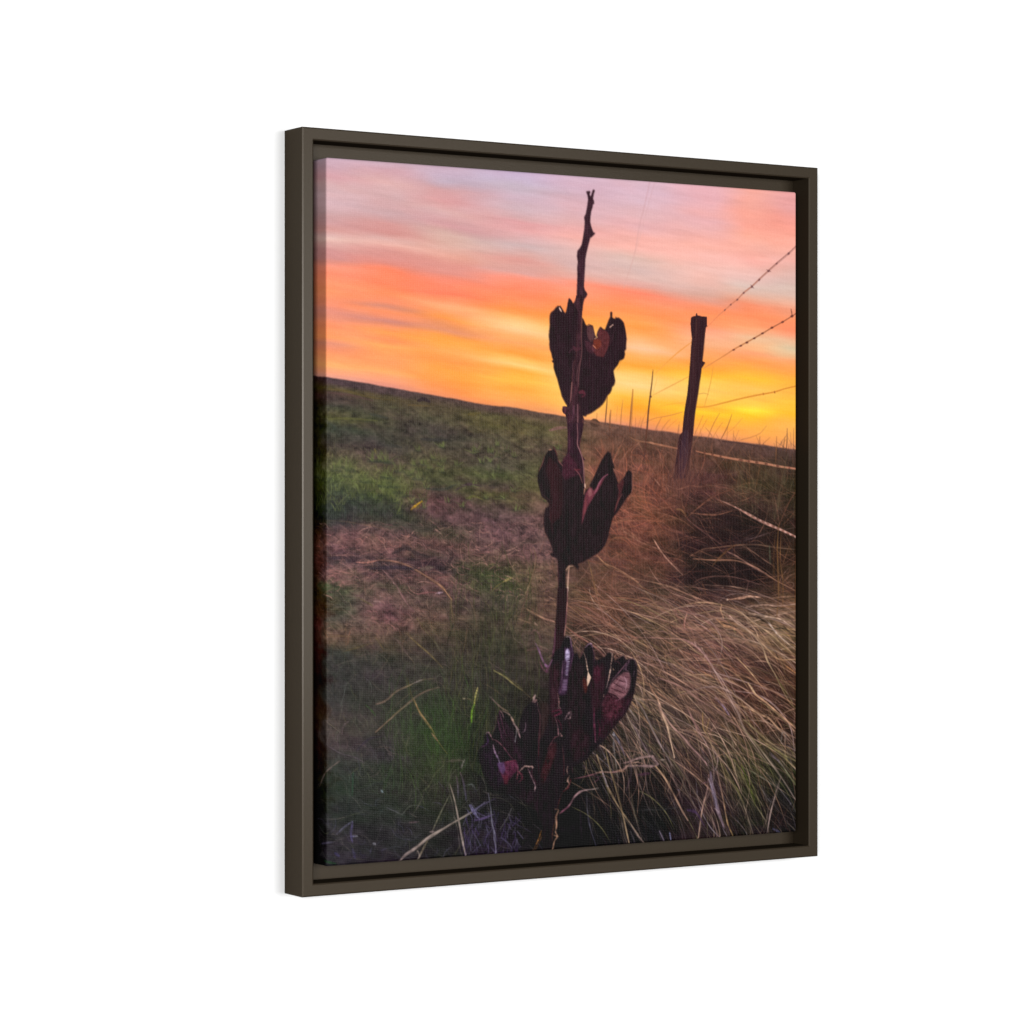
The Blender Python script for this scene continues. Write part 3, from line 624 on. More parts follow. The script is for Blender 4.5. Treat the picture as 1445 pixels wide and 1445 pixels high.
S(t6, [
 ([(700, 460), (690, 540), (660, 680), (625, 800)], 1.6, (226, 150, 66), 1.3, (214, 140, 58), .7),
 ([(570, 700), (620, 690), (660, 700)], 1.4, (190, 130, 70), 1, None, .6),
 ([(615, 880), (580, 960), (545, 1040)], 1.5, (190, 120, 62), 1.5, None, .6),
 ([(650, 910), (600, 1000), (565, 1070)], 1.5, (196, 124, 62), 1.4, None, .6),
 ([(755, 860), (700, 960), (650, 1080)], 1.6, (206, 136, 60), 1.6, (150, 94, 58), .75),
 ([(780, 940), (730, 1010), (700, 1070)], 1.5, (200, 130, 62), 1.4, None, .65),
 ([(860, 870), (820, 980), (765, 1085)], 1.6, (196, 124, 58), 2, (120, 76, 52), .8),
 ([(950, 900), (870, 990), (780, 1060)], 1.3, (206, 134, 70), 1.3, None, .5),
 ([(1155, 965), (1100, 1030), (1020, 1065), (940, 1085)], 1.4, (212, 140, 74), 1.4, (170, 108, 70), .7),
 ([(1330, 990), (1328, 1100), (1320, 1200)], 2, (160, 104, 60), 2, (80, 56, 44), .85),
 ([(1240, 1060), (1235, 1200), (1230, 1330)], 1.8, (170, 110, 64), 2, (72, 50, 40), .8),
 ([(1312, 1060), (1300, 1130), (1290, 1200)], 1.8, (150, 98, 58), 2, (84, 58, 44), .7),
 ([(1095, 1060), (1105, 1200)], 1.6, (140, 92, 62), 1.6, (86, 60, 48), .5),
 ([(1255, 1210), (1300, 1200), (1340, 1240)], 8, (72, 54, 46), 6, None, .55),
 ([(1390, 1210), (1410, 1240)], 8, (66, 50, 44), 6, None, .6),
 ([(780, 1100), (900, 1110), (1050, 1135), (1170, 1158)], 3, (70, 48, 46), 2, None, .6),
 ([(145, 830), (110, 900), (75, 960)], 1.4, (206, 136, 68), 1.3, None, .6),
 ([(340, 910), (290, 960), (255, 1010)], 1.4, (196, 126, 68), 1.4, None, .55),
 ([(440, 850), (330, 880), (200, 905), (110, 945)], 1.7, (204, 136, 66), 1.4, (196, 126, 66), .75),
 ([(400, 910), (340, 960), (300, 1000)], 1.3, (200, 130, 66), 1.2, None, .5),
 ([(460, 770), (360, 780), (250, 800)], 1.3, (236, 156, 56), 1.2, None, .45),
 ([(515, 258), (400, 345), (300, 435), (205, 525)], 2.1, (228, 142, 66), 1.8, (236, 166, 76), .8),
 ([(495, 548), (380, 608), (280, 660), (180, 712)], 2.0, (226, 152, 72), 1.7, (232, 168, 90), .8),
 ([(225, 560), (190, 690)], 1.6, (232, 168, 84), 1.4, None, .5),
 # thin second post
 ([(189, 490), (189, 520)], 1.2, (120, 80, 50), 1.6),
 ([(188, 512), (180, 600), (165, 720), (150, 850), (140, 980), (128, 1090), (120, 1190), (112, 1260)], 2.4, (112, 70, 44), 3.4, (82, 52, 48), .95),
 ([(165, 720), (175, 720)], 3.5, (92, 56, 44), 3, None, .8),
 ([(20, 660), (14, 800), (6, 980)], 2.4, (204, 134, 60), 2, (150, 96, 60), .6),
 # second wire
 ([(1412, 8), (1370, 36), (1290, 85), (1200, 134), (1120, 182), (1050, 222), (985, 258), (930, 288), (870, 322), (800, 368), (700, 430), (620, 478)], 2.0, (124, 70, 54), 2.0, (220, 140, 76), .9),
 # third wire
 ([(1412, 628), (1300, 655), (1220, 680), (1100, 702), (1000, 722), (900, 745), (800, 770), (700, 795), (620, 808), (545, 806)], 2.4, (206, 122, 46), 2.2, (226, 146, 52), .85),
])
for x, y, r in ((1370, 36, 4.2), (1290, 86, 3.2), (1200, 134, 3.6), (1120, 182, 3.2), (1050, 224, 3.0), (987, 260, 3.4), (935, 288, 2.8), (875, 322, 2.4)):
    S(t6, [([(x - 8, y + 2), (x + 8, y - 2)], r, (100, 52, 46), r, None, .9)])
S(t6, [([(1362, -25), (1372, 30)], 1.8, (110, 62, 52)), ([(1222, 676), (1224, 690)], 2.6, (150, 82, 40), 2, None, .8), ([(1125, 690), (1130, 705)], 2.4, (180, 104, 44), 2, None, .7)])
# first wire: two strands that close up towards the post
S(t3, [
 ([(1412, 636), (1340, 704), (1240, 788), (1170, 852), (1090, 926), (1030, 984), (960, 1040), (905, 1098), (850, 1142), (800, 1188), (740, 1240), (690, 1292), (650, 1330)], 1.8, (134, 88, 86), 1.6, (232, 138, 92), .9),
 ([(1412, 650), (1340, 716), (1240, 800), (1170, 862), (1090, 936), (1030, 992), (960, 1048), (905, 1100)], 1.4, (158, 112, 108), 1.2, (190, 130, 110), .7),
])
for x, y, r in ((1342, 708, 3.8), (1240, 792, 2.6), (1172, 856, 3.6), (1092, 932, 3.2), (1030, 990, 3.4), (960, 1042, 2.8), (906, 1100, 2.8), (850, 1142, 2.4), (800, 1188, 2.2)):
    S(t3, [([(x - 5, y + 4), (x + 5, y - 4)], r, (112, 70, 72), r, None, .85)])
S(t3, [([(1155, 846), (1190, 862)], 1.6, (120, 76, 76), 1.2, None, .8), ([(1020, 975), (1045, 1002)], 1.6, (120, 80, 80), 1.2, None, .8)])

# --- the tall fence post
MPOST = np.zeros(A.shape)
post = [(512, 50), (520, 42), (528, 38), (552, 32), (556, 12), (562, 8), (568, 28), (600, 36), (649, 41), (648, 80), (650, 122), (640, 132), (634, 180), (628, 230), (620, 300), (614, 370), (610, 418), (635, 430), (622, 452), (604, 478), (598, 530), (585, 600), (575, 680), (562, 760), (548, 850), (538, 950), (530, 1050), (520, 1130), (508, 1230), (495, 1330), (478, 1410), (360, 1420), (372, 1330), (388, 1230), (398, 1120), (412, 1060), (425, 1035), (438, 1020), (446, 930), (455, 850), (466, 780), (480, 700), (490, 600), (497, 520), (505, 420), (512, 300), (520, 225), (512, 160), (508, 100)]
fill(t6(post), (56, 33, 37), 1, .18, 301, MPOST, .35, .06)
S(t6, [
 ([(560, 60), (556, 160), (535, 300)], 3, (86, 56, 48), 1.5, (66, 40, 40), .5),
 ([(540, 70), (530, 200)], 2, (40, 24, 30), 2, None, .6),
 ([(600, 60), (596, 200), (580, 420), (555, 640), (525, 860)], 3, (44, 25, 31), 4, None, .5),
 ([(545, 300), (535, 460), (515, 660), (490, 860), (455, 1060)], 2, (72, 44, 44), 2, (70, 48, 54), .45),
 ([(632, 150), (622, 300), (612, 400)], 1.6, (98, 58, 44), 1.4, None, .6),
 ([(596, 540), (572, 700), (545, 870), (530, 1040)], 1.5, (104, 64, 48), 1.5, (84, 56, 56), .6),
 ([(470, 1030), (450, 1200), (430, 1390)], 14, (66, 46, 58), 16, (62, 42, 60), .55),
])
# grass in front of the foot of the post
for _ in range(90):
    x = R.uniform(945, 985); y0 = R.uniform(655, 690); l = R.uniform(10, 55); dx = R.normal(4, 9)
    a = R.uniform(.12, .5) * (1 if y0 - l > 615 else .5)
    stroke([(x, y0), (x + dx * .4, y0 - l * .55), (x + dx, y0 - l)], R.uniform(.8, 1.8), (118, 78, 66) if R.rand() < .6 else (92, 58, 52), a, .7)
for _ in range(130):
    x = R.uniform(942, 982); y0 = R.uniform(672, 704); l = R.uniform(8, 30); dx = R.normal(2, 8)
    stroke([(x, y0), (x + dx * .4, y0 - l * .55), (x + dx, y0 - l)], R.uniform(.9, 2.4), (104, 66, 58) if R.rand() < .6 else (74, 48, 46), R.uniform(.3, .75), .7, taper=.5)
S(t6, [
 ([(420, 1080), (450, 1140), (480, 1200)], 1.2, (104, 78, 80), 1, None, .5),
 ([(505, 1110), (480, 1240), (450, 1380)], 1.4, (110, 76, 74), 1.2, None, .5),
 ([(150, 1108), (260, 1132), (395, 1160)], 2.4, (156, 104, 80), 3.0, (150, 98, 78), .85),
 ([(40, 1082), (100, 1100), (150, 1110)], 1.6, (130, 88, 70), 2, None, .7),
 ([(165, 1108), (195, 1118)], 3, (178, 124, 98), 3, None, .7), ([(250, 1128), (270, 1134)], 3, (170, 116, 92), 3, None, .7),
 ([(555, 1182), (620, 1198), (700, 1214), (850, 1244), (1000, 1268), (1150, 1290), (1250, 1310), (1412, 1334)], 2.2, (170, 110, 84), 4.2, (196, 134, 106), .9),
])
for x0, x1 in ((620, 632), (690, 700), (760, 768), (925, 950), (995, 1010), (1062, 1082), (1142, 1160), (1240, 1256), (1345, 1352)):
    yy = lambda x: np.interp(x, [555, 700, 850, 1000, 1150, 1250, 1412], [1182, 1214, 1244, 1268, 1290, 1310, 1334])
    S(t6, [([(x0, yy(x0)), (x1, yy(x1))], 3.4, (96, 58, 48), 3.4, None, .75)])
S(t6, [([(1330, 1318), (1410, 1334)], 2.0, (170, 108, 88), 2, None, .6)])

# --- right: dry grass, hand-placed stalks
S(t9, [
 ([(1265, 470), (1255, 300), (1290, 130)], 3, (70, 50, 38), 2, None, .5),
 ([(740, 385), (830, 425), (920, 468), (1000, 514), (1100, 566), (1200, 614), (1290, 655), (1412, 715)], 2.6, (158, 112, 98), 5.4, (192, 140, 126), .92),
 ([(0, 140), (100, 190), (190, 228)], 2, (136, 90, 74), 1.5, None, .7),
 ([(200, 212), (242, 268)], 2.6, (166, 118, 98), 2, None, .8),
 ([(310, 268), (400, 300), (500, 276), (580, 282), (700, 270), (860, 302)], 2.2, (140, 92, 76), 1.8, (132, 86, 72), .75),
 ([(870, 295), (700, 370), (560, 470), (480, 540)], 2.4, (132, 84, 66), 2, None, .7),
 ([(190, 490), (300, 512), (420, 560)], 2.2, (142, 94, 76), 2, None, .7),
 ([(520, 505), (640, 520), (740, 520), (860, 488)], 2.6, (162, 108, 88), 2.2, (140, 92, 72), .85),
 ([(480, 560), (600, 650), (700, 730), (790, 785)], 1.8, (118, 78, 72), 1.6, None, .75),
 ([(350, 850), (470, 770), (560, 735), (660, 700)], 1.8, (110, 74, 62), 1.6, None, .6),
 ([(680, 805), (780, 790), (920, 772), (1080, 775), (1200, 795), (1400, 815)], 2.4, (150, 106, 84), 2.6, (122, 94, 78), .85),
 ([(500, 870), (620, 815), (720, 800)], 2.2, (140, 98, 76), 2.2, None, .75),
 ([(530, 895), (700, 905), (850, 905), (950, 920), (1050, 960), (1140, 1010), (1240, 1080), (1400, 1165)], 3, (170, 118, 96), 2.6, (150, 108, 86), .9),
 ([(820, 830), (900, 870), (980, 920), (1080, 980), (1150, 1020)], 2.6, (150, 108, 96), 2.4, (160, 116, 104), .8),
 ([(690, 960), (760, 880), (850, 800), (900, 775)], 2.2, (112, 76, 48), 2, None, .7),
 ([(930, 770), (1040, 830), (1140, 910), (1230, 960)], 2.2, (132, 96, 80), 1.8, None, .75),
 ([(960, 738), (1060, 710), (1190, 672)], 2.2, (104, 80, 80), 2, None, .75),
 ([(190, 728), (250, 820), (300, 890), (360, 950), (440, 1025)], 3.2, (186, 136, 116), 2.4, (160, 116, 100), .9),
 ([(0, 700), (80, 745), (170, 785), (250, 815), (400, 870)], 2.6, (156, 110, 90), 2, (124, 84, 70), .8),
 ([(100, 895), (170, 890)], 2, (140, 96, 88), 1.6, None, .6),
 ([(60, 1100), (160, 1010), (260, 940), (330, 890)], 2, (122, 78, 66), 1.6, None, .6),
 ([(540, 1090), (600, 1060), (700, 1045), (830, 1045), (960, 1070), (1090, 1110), (1200, 1130)], 2.2, (130, 88, 78), 1.8, (112, 80, 76), .75),
 ([(420, 760), (560, 810), (700, 870), (850, 910)], 2.0, (130, 86, 70), 1.8, None, .6),
 ([(400, 660), (500, 712), (640, 765)], 1.8, (126, 80, 70), 1.6, None, .6),
 ([(300, 560), (420, 560), (540, 640)], 2.4, (136, 92, 70), 1.8, None, .5),
 ([(380, 470), (430, 480), (470, 530)], 4, (140, 98, 66), 3, None, .55),
 ([(620, 915), (700, 960), (820, 1020)], 1.8, (122, 82, 70), 1.6, None, .65),
 ([(820, 940), (870, 985), (910, 970)], 1.4, (104, 74, 70), 1.2, None, .6),
 ([(1255, 610), (1245, 800), (1250, 1000), (1255, 1200), (1240, 1400)], 3.6, (124, 88, 54), 4.4, (116, 80, 50), .75),
 ([(1275, 670), (1270, 900), (1290, 1100), (1290, 1320)], 2.6, (138, 96, 60), 2.4, (120, 84, 56), .7),
 ([(1225, 680), (1215, 900), (1225, 1150)], 2.4, (104, 72, 46), 2, None, .55),
 ([(1260, 610), (1330, 450), (1395, 330)], 2, (122, 78, 62), 1.6, None, .75),
 ([(1260, 600), (1240, 450), (1210, 330)], 2, (128, 88, 72), 1.4, None, .7),
 ([(1290, 605), (1340, 550), (1400, 492)], 2, (116, 76, 56), 1.6, None, .7),
 ([(1320, 640), (1400, 622)], 2, (112, 84, 80), 1.6, None, .6),
 ([(1290, 700), (1340, 790), (1400, 860)], 1.8, (110, 76, 56), 1.6, None, .6),
 ([(1290, 950), (1320, 860), (1350, 770)], 2.4, (120, 80, 56), 2, None, .6),
 ([(1300, 1090), (1350, 1040), (1405, 1010)], 2.2, (128, 92, 76), 2, None, .7),
 ([(1310, 1110), (1360, 1090), (1385, 1120), (1360, 1140)], 2.2, (140, 104, 88), 1.8, None, .7),
 ([(1402, 860), (1400, 1100), (1398, 1400)], 2.6, (120, 82, 58), 2.6, None, .7),
 ([(830, 1240), (920, 1222), (1000, 1212), (1100, 1222)], 3, (176, 128, 104), 4.4, (206, 160, 138), .95),
 ([(812, 1242), (826, 1240)], 3.4, (205, 170, 150), 3, None, .8),
 ([(1200, 1222), (1300, 1216), (1405, 1216)], 2.4, (150, 112, 92), 2.2, None, .8),
 ([(980, 1308), (1060, 1292), (1140, 1284), (1260, 1292), (1405, 1278)], 3.0, (166, 130, 112), 2.8, (184, 146, 130), .9),
 ([(1240, 1360), (1330, 1345), (1405, 1330)], 2.2, (150, 116, 92), 2, None, .7),
 ([(160, 1088), (310, 1125), (400, 1160), (500, 1200), (640, 1255), (770, 1312)], 2.4, (140, 104, 84), 2.8, (166, 122, 104), .85),
 ([(305, 1115), (315, 1130)], 3, (164, 124, 108), 2.6, None, .7),
 ([(200, 1120), (290, 1240), (370, 1350), (420, 1445)], 2, (126, 94, 80), 1.8, None, .65),
 ([(0, 1040), (100, 1140), (200, 1260), (240, 1340)], 2.2, (126, 98, 74), 1.8, None, .65),
 ([(780, 1135), (792, 1140)], 3, (140, 108, 92), 2.4, None, .7),
 ([(600, 1090), (625, 1150), (640, 1200)], 1.8, (116, 76, 56), 1.6, None, .6),
 ([(400, 1250), (470, 1200), (540, 1180)], 1.8, (124, 84, 78), 1.6, None, .6),
 ([(1180, 780), (1185, 930)], 8, (82, 84, 66), 7, None, .5),
 ([(1000, 1090), (970, 1200), (900, 1210)], 6, (110, 80, 74), 4, None, .4),
], grass=True)
for k in range(26):            # light flecks along the second braided wire
    f = (k + .5) / 26; x = 860 + f * 550
    y = np.interp(x, [740, 830, 920, 1000, 1100, 1200, 1290, 1412], [385, 425, 468, 514, 566, 614, 655, 715])
    S(t9, [([(x - 4, y - 3), (x + 4, y + 1)], 2.0 + 1.2 * f, (226, 178, 164) if k % 2 else (120, 76, 66), 2 + f, None, .45 + .25 * f)])
for _ in range(70):            # upright green-brown blades under the lower pale wire
    x, y = R.uniform(1035, 1122), R.uniform(672, 735); l = R.uniform(12, 40); dx = R.normal(2, 5)
    stroke([(x, y), (x + dx * .4, y - l * .5), (x + dx, y - l)], R.uniform(1, 2.6), (98, 84, 62) if R.rand() < .5 else (50, 36, 30), R.uniform(.2, .5), .8)
t12 = T(890, 840); t15 = T(890, 1000)
S(t12, [
 ([(0, 355), (150, 360), (330, 370), (450, 375), (540, 420), (620, 500), (680, 590), (730, 660), (790, 710), (830, 735), (900, 762), (1000, 812)], 2.4, (148, 106, 98), 3.2, (190, 146, 128), .9),
 ([(450, 372), (540, 415), (620, 495), (690, 590)], 5, (156, 114, 108), 4, (176, 136, 132), .65),
 ([(690, 590), (740, 690), (800, 800), (860, 900), (910, 1000), (940, 1080), (1000, 1190), (1060, 1280), (1150, 1400), (1185, 1440)], 4.4, (170, 134, 130), 2.6, (150, 128, 110), .85),
 ([(700, 620), (780, 720), (850, 850), (920, 960)], 3, (186, 156, 150), 2.4, (160, 128, 120), .6),
 ([(480, 150), (460, 225), (455, 280)], 3.4, (190, 138, 122), 3, (164, 108, 98), .85),
 ([(250, 250), (340, 312), (430, 372)], 2.4, (156, 116, 98), 2.4, None, .75),
 ([(330, 60), (380, 150), (430, 240), (470, 300)], 2.2, (146, 102, 92), 2, None, .65),
 ([(440, 140), (540, 170), (660, 230), (760, 300), (830, 370), (960, 400)], 2.6, (150, 104, 94), 2.4, (160, 118, 106), .7),
 ([(840, 170), (910, 240), (980, 290), (1060, 350), (1120, 440), (1160, 560), (1230, 680), (1280, 780), (1340, 890), (1400, 960)], 4, (196, 158, 142), 2.2, (140, 118, 80), .9),
 ([(735, 200), (790, 250), (860, 270), (920, 310), (1000, 395)], 4.4, (190, 138, 100), 3, (160, 118, 100), .85),
 ([(770, 80), (765, 130), (790, 190)], 3.0, (190, 144, 112), 2.4, None, .75),
 ([(950, 130), (1000, 215), (1060, 300), (1090, 380), (1180, 480), (1260, 545), (1400, 545)], 3, (176, 144, 128), 2.6, (180, 138, 100), .8),
 ([(1170, 228), (1230, 310), (1290, 370), (1405, 465)], 4, (206, 182, 172), 2.6, (184, 150, 126), .92),
 ([(1000, 150), (1150, 182), (1280, 205), (1405, 300)], 3.6, (176, 144, 124), 3, (196, 160, 142), .85),
 ([(1060, 240), (1200, 340), (1300, 430), (1405, 515)], 3, (150, 124, 100), 3, (176, 142, 104), .8),
 ([(1240, 160), (1330, 220), (1405, 265)], 2.4, (190, 156, 136), 2.4, None, .75),
 ([(1020, 300), (1120, 400), (1240, 470), (1390, 640)], 2.2, (150, 116, 92), 2, None, .65),
 ([(1320, 600), (1405, 660)], 4, (180, 124, 82), 3, None, .7),
 ([(995, 745), (1060, 840), (1130, 900), (1220, 970), (1350, 1085), (1405, 1135)], 4, (200, 158, 124), 3, (186, 140, 112), .92),
 ([(1010, 760), (1060, 835)], 4, (214, 178, 140), 3, None, .7),
 ([(880, 640), (1000, 700), (1100, 760), (1250, 840), (1400, 930)], 2.6, (152, 110, 86), 2.8, (170, 124, 100), .85),
 ([(890, 925), (1000, 958), (1100, 1010), (1180, 1050), (1280, 1150), (1400, 1210)], 3.2, (180, 140, 110), 2.8, (180, 138, 112), .92),
 ([(195, 820), (240, 900), (260, 980), (310, 1090), (340, 1230), (368, 1375)], 3.6, (200, 160, 136), 3.6, (226, 186, 156), .95),
 ([(160, 750), (200, 830), (245, 910)], 5, (160, 116, 92), 4, None, .6),
 ([(240, 930), (265, 1060)], 5, (158, 118, 100), 3, None, .6),
 ([(230, 930), (330, 1080), (440, 1200), (520, 1290), (620, 1400), (650, 1445)], 3.4, (168, 130, 116), 3.4, (166, 126, 126), .85),
 ([(70, 750), (180, 880), (290, 980), (380, 1080), (440, 1160)], 2.4, (150, 120, 108), 2.4, (158, 122, 112), .75),
 ([(40, 870), (110, 980), (180, 1130), (250, 1260), (320, 1380), (350, 1445)], 3.4, (140, 122, 116), 2.6, (124, 106, 108), .85),
 ([(35, 860), (110, 905)], 4, (158, 136, 122), 3, None, .7),
 ([(0, 905), (70, 960)], 3.6, (176, 130, 96), 2.4, None, .7),
 ([(0, 1060), (60, 1170), (110, 1270), (160, 1365)], 2.8, (124, 104, 108), 2.6, (120, 98, 104), .85),
 ([(610, 1000), (620, 1130), (660, 1200), (700, 1300), (720, 1420)], 3, (150, 118, 72), 3, (150, 126, 112), .85),
 ([(670, 1045), (640, 1150)], 2.6, (160, 124, 84), 2, None, .8),
 ([(230, 700), (350, 740), (450, 790), (560, 870), (680, 950), (800, 1030), (920, 1120), (1010, 1210)], 3.0, (158, 116, 108), 2.8, (144, 110, 96), .8),
 ([(340, 570), (440, 630), (560, 700), (660, 750)], 2.8, (158, 122, 100), 2.6, None, .8),
 ([(380, 640), (480, 720), (600, 800), (730, 880), (830, 920)], 2.6, (150, 124, 98), 2.4, (150, 112, 98), .75),
 ([(390, 780), (450, 880), (490, 980), (540, 1080), (580, 1200), (620, 1340)], 2.8, (150, 114, 92), 2.6, (140, 106, 98), .8),
 ([(480, 950), (550, 1090), (610, 1190)], 4, (146, 106, 104), 3, None, .55),
 ([(960, 1055), (1080, 1165), (1200, 1260), (1400, 1380)], 3, (150, 130, 92), 2.6, (138, 116, 96), .85),
 ([(930, 1110), (1050, 1240), (1180, 1410)], 2.4, (130, 116, 82), 2.4, None, .7),
 ([(800, 1040), (850, 1180), (880, 1320), (940, 1440)], 2.8, (150, 124, 118), 2.4, (108, 98, 70), .75),
 ([(720, 870), (800, 960), (850, 1040)], 5, (140, 110, 122), 3.6, None, .5),
 ([(780, 930), (830, 1010)], 4, (150, 126, 150), 3, None, .45),
 ([(1290, 1160), (1275, 1220), (1280, 1250)], 2.4, (124, 114, 110), 2, None, .7),
 ([(1290, 1170), (1320, 1170), (1305, 1260)], 2.2, (130, 118, 114), 1.8, None, .65),
 ([(1400, 1000), (1385, 1120)], 2.6, (140, 106, 96), 2, None, .7),
 ([(60, 530), (160, 520), (260, 555)], 2.2, (138, 98, 92), 2, None, .6),
 ([(60, 580), (180, 590), (300, 600)], 2.2, (130, 94, 88), 2, None, .55),
 ([(125, 605), (140, 620)], 3, (176, 144, 134), 2.6, None, .7),
 ([(540, 400), (555, 430)], 3.4, (196, 156, 146), 3, None, .7),
 ([(80, 720), (180, 770), (260, 850), (420, 950), (520, 985)], 2.4, (146, 106, 86), 2.2, None, .65),
 ([(740, 1120), (640, 980), (540, 900)], 2, (128, 92, 86), 1.8, None, .5),
 ([(1240, 700), (1300, 800), (1370, 900)], 2.6, (96, 92, 44), 2.2, None, .5),
 ([(150, 130), (240, 200), (340, 240)], 2, (132, 94, 82), 1.8, None, .6),
 ([(170, 180), (180, 190)], 3.4, (160, 116, 108), 3, None, .6),
], grass=True)
S(t15, [
 ([(-60, 465), (0, 450), (60, 425), (150, 408), (195, 405)], 3, (132, 104, 100), 4.4, (156, 126, 122), .9),
 ([(-60, 490), (0, 488), (100, 488), (200, 492), (240, 470)], 2.6, (128, 104, 102), 4, (158, 124, 124), .85),
 ([(180, 405), (205, 440), (235, 480)], 7, (140, 112, 112), 5, None, .75),
 ([(215, 490), (290, 590), (370, 730), (430, 850), (480, 945)], 4.2, (164, 130, 102), 5, (150, 118, 104), .95),
 ([(245, 435), (290, 428)], 4, (150, 132, 124), 3, None, .8),
 ([(280, 440), (320, 480), (360, 580), (400, 680), (440, 800)], 3, (150, 124, 112), 2, (110, 86, 88), .8),
 ([(290, 370), (360, 450), (460, 580), (540, 700), (620, 850), (700, 970), (745, 1090)], 2.6, (112, 100, 78), 3, (120, 92, 92), .8),
 ([(340, 450), (420, 580), (480, 720), (540, 830)], 2.2, (112, 96, 84), 2, None, .65),
 ([(660, 560), (640, 700), (610, 850), (572, 1105)], 2.6, (150, 112, 108), 3.4, (176, 144, 124), .95),
 ([(700, 340), (742, 420), (725, 510), (680, 518)], 2.6, (146, 120, 118), 2.4, None, .8),
 ([(660, 440), (665, 510)], 2.6, (130, 104, 104), 2, None, .7),
 ([(680, 540), (690, 650), (720, 770), (740, 860), (770, 950), (790, 1010)], 8.5, (108, 92, 106), 9, (118, 98, 106), .8),
 ([(665, 600), (695, 700)], 3, (168, 150, 160), 2.4, (150, 136, 160), .8),
 ([(700, 690), (720, 760), (735, 850)], 2.2, (150, 140, 168), 2, None, .7),
 ([(715, 560), (740, 700), (760, 800)], 2.4, (62, 46, 56), 2.4, None, .7),
 ([(720, 850), (750, 880)], 3.4, (176, 156, 158), 2.4, None, .7),
 ([(735, 530), (770, 700), (800, 850), (830, 980), (872, 1082)], 2.8, (146, 112, 104), 3.4, (150, 120, 78), .9),
 ([(1270, 570), (1230, 720), (1190, 880), (1155, 1065)], 2.4, (142, 118, 110), 3.2, (160, 138, 132), .92),
 ([(1190, 870), (1150, 960), (1110, 1060)], 2, (104, 84, 78), 2, None, .7),
 ([(960, 180), (1080, 320), (1180, 440), (1290, 600), (1405, 775)], 2.8, (150, 130, 106), 2.6, (142, 122, 116), .85),
 ([(1250, 430), (1290, 490), (1400, 640)], 3.4, (140, 122, 128), 2.4, (112, 112, 76), .8),
 ([(1080, 260), (1200, 320), (1300, 390), (1405, 445)], 2.6, (146, 128, 92), 2.4, (130, 118, 82), .8),
 ([(1100, 300), (1250, 370), (1405, 500)], 2.4, (124, 116, 74), 2.2, None, .7),
 ([(880, 430), (950, 560), (1000, 690), (1050, 800), (1150, 950)], 3.0, (98, 96, 52), 2.4, (120, 108, 90), .85),
 ([(950, 500), (1050, 545), (1140, 600), (1240, 665)], 2.2, (112, 116, 84), 2, (106, 98, 96), .75),
 ([(940, 480), (985, 590), (1040, 740), (1060, 830)], 3.4, (88, 96, 42), 2, None, .75),
 ([(760, 520), (860, 630), (940, 770), (990, 900), (1040, 1065)], 2.6, (120, 104, 72), 3, (136, 118, 108), .85),
 ([(770, 470), (880, 640), (960, 800)], 2.2, (112, 104, 62), 2, None, .7),
 ([(1110, 650), (1150, 740), (1200, 800)], 2.6, (104, 96, 100), 2, None, .65),
 ([(-20, 950), (60, 1070), (112, 1142)], 3, (140, 122, 118), 3.2, (146, 122, 112), .9),
 ([(0, 790), (50, 950), (90, 1100)], 2.4, (104, 90, 82), 2, None, .7),
 ([(30, 500), (70, 620), (100, 710), (150, 830), (185, 910)], 2.6, (124, 104, 96), 2, (88, 78, 76), .75),
 ([(100, 860), (110, 1000)], 2, (78, 68, 72), 1.8, None, .55),
 ([(190, 580), (215, 800), (210, 980)], 1.8, (70, 60, 62), 1.6, None, .5),
 ([(60, 860), (250, 855), (400, 838)], 1.6, (66, 66, 68), 1.4, None, .7),
 ([(245, 1040), (282, 1122)], 3.2, (116, 104, 120), 2.6, None, .8),
 ([(335, 1050), (345, 1112)], 3.6, (140, 138, 176), 3, None, .85),
 ([(70, 560), (170, 545)], 7, (76, 46, 66), 5, None, .5),
 ([(480, 860), (560, 880), (620, 990)], 6, (70, 50, 84), 4, None, .5),
 ([(600, 640), (650, 620)], 5, (110, 80, 92), 4, None, .5),
 ([(400, 690), (420, 700)], 4, (104, 92, 104), 3, None, .6),
 ([(1210, 1020), (1270, 1050)], 5, (88, 84, 116), 4, None, .6),
 ([(1240, 900), (1280, 1040)], 2, (74, 62, 66), 1.8, None, .6),
 ([(1350, 820), (1370, 795)], 2.6, (110, 104, 110), 2, None, .6),
 ([(1180, 380), (1260, 440)], 6, (110, 90, 110), 4, None, .4),
], grass=True)
t14 = T(660, 1000); t11 = T(660, 840); t8 = T(660, 600); t2 = T(660, 220)
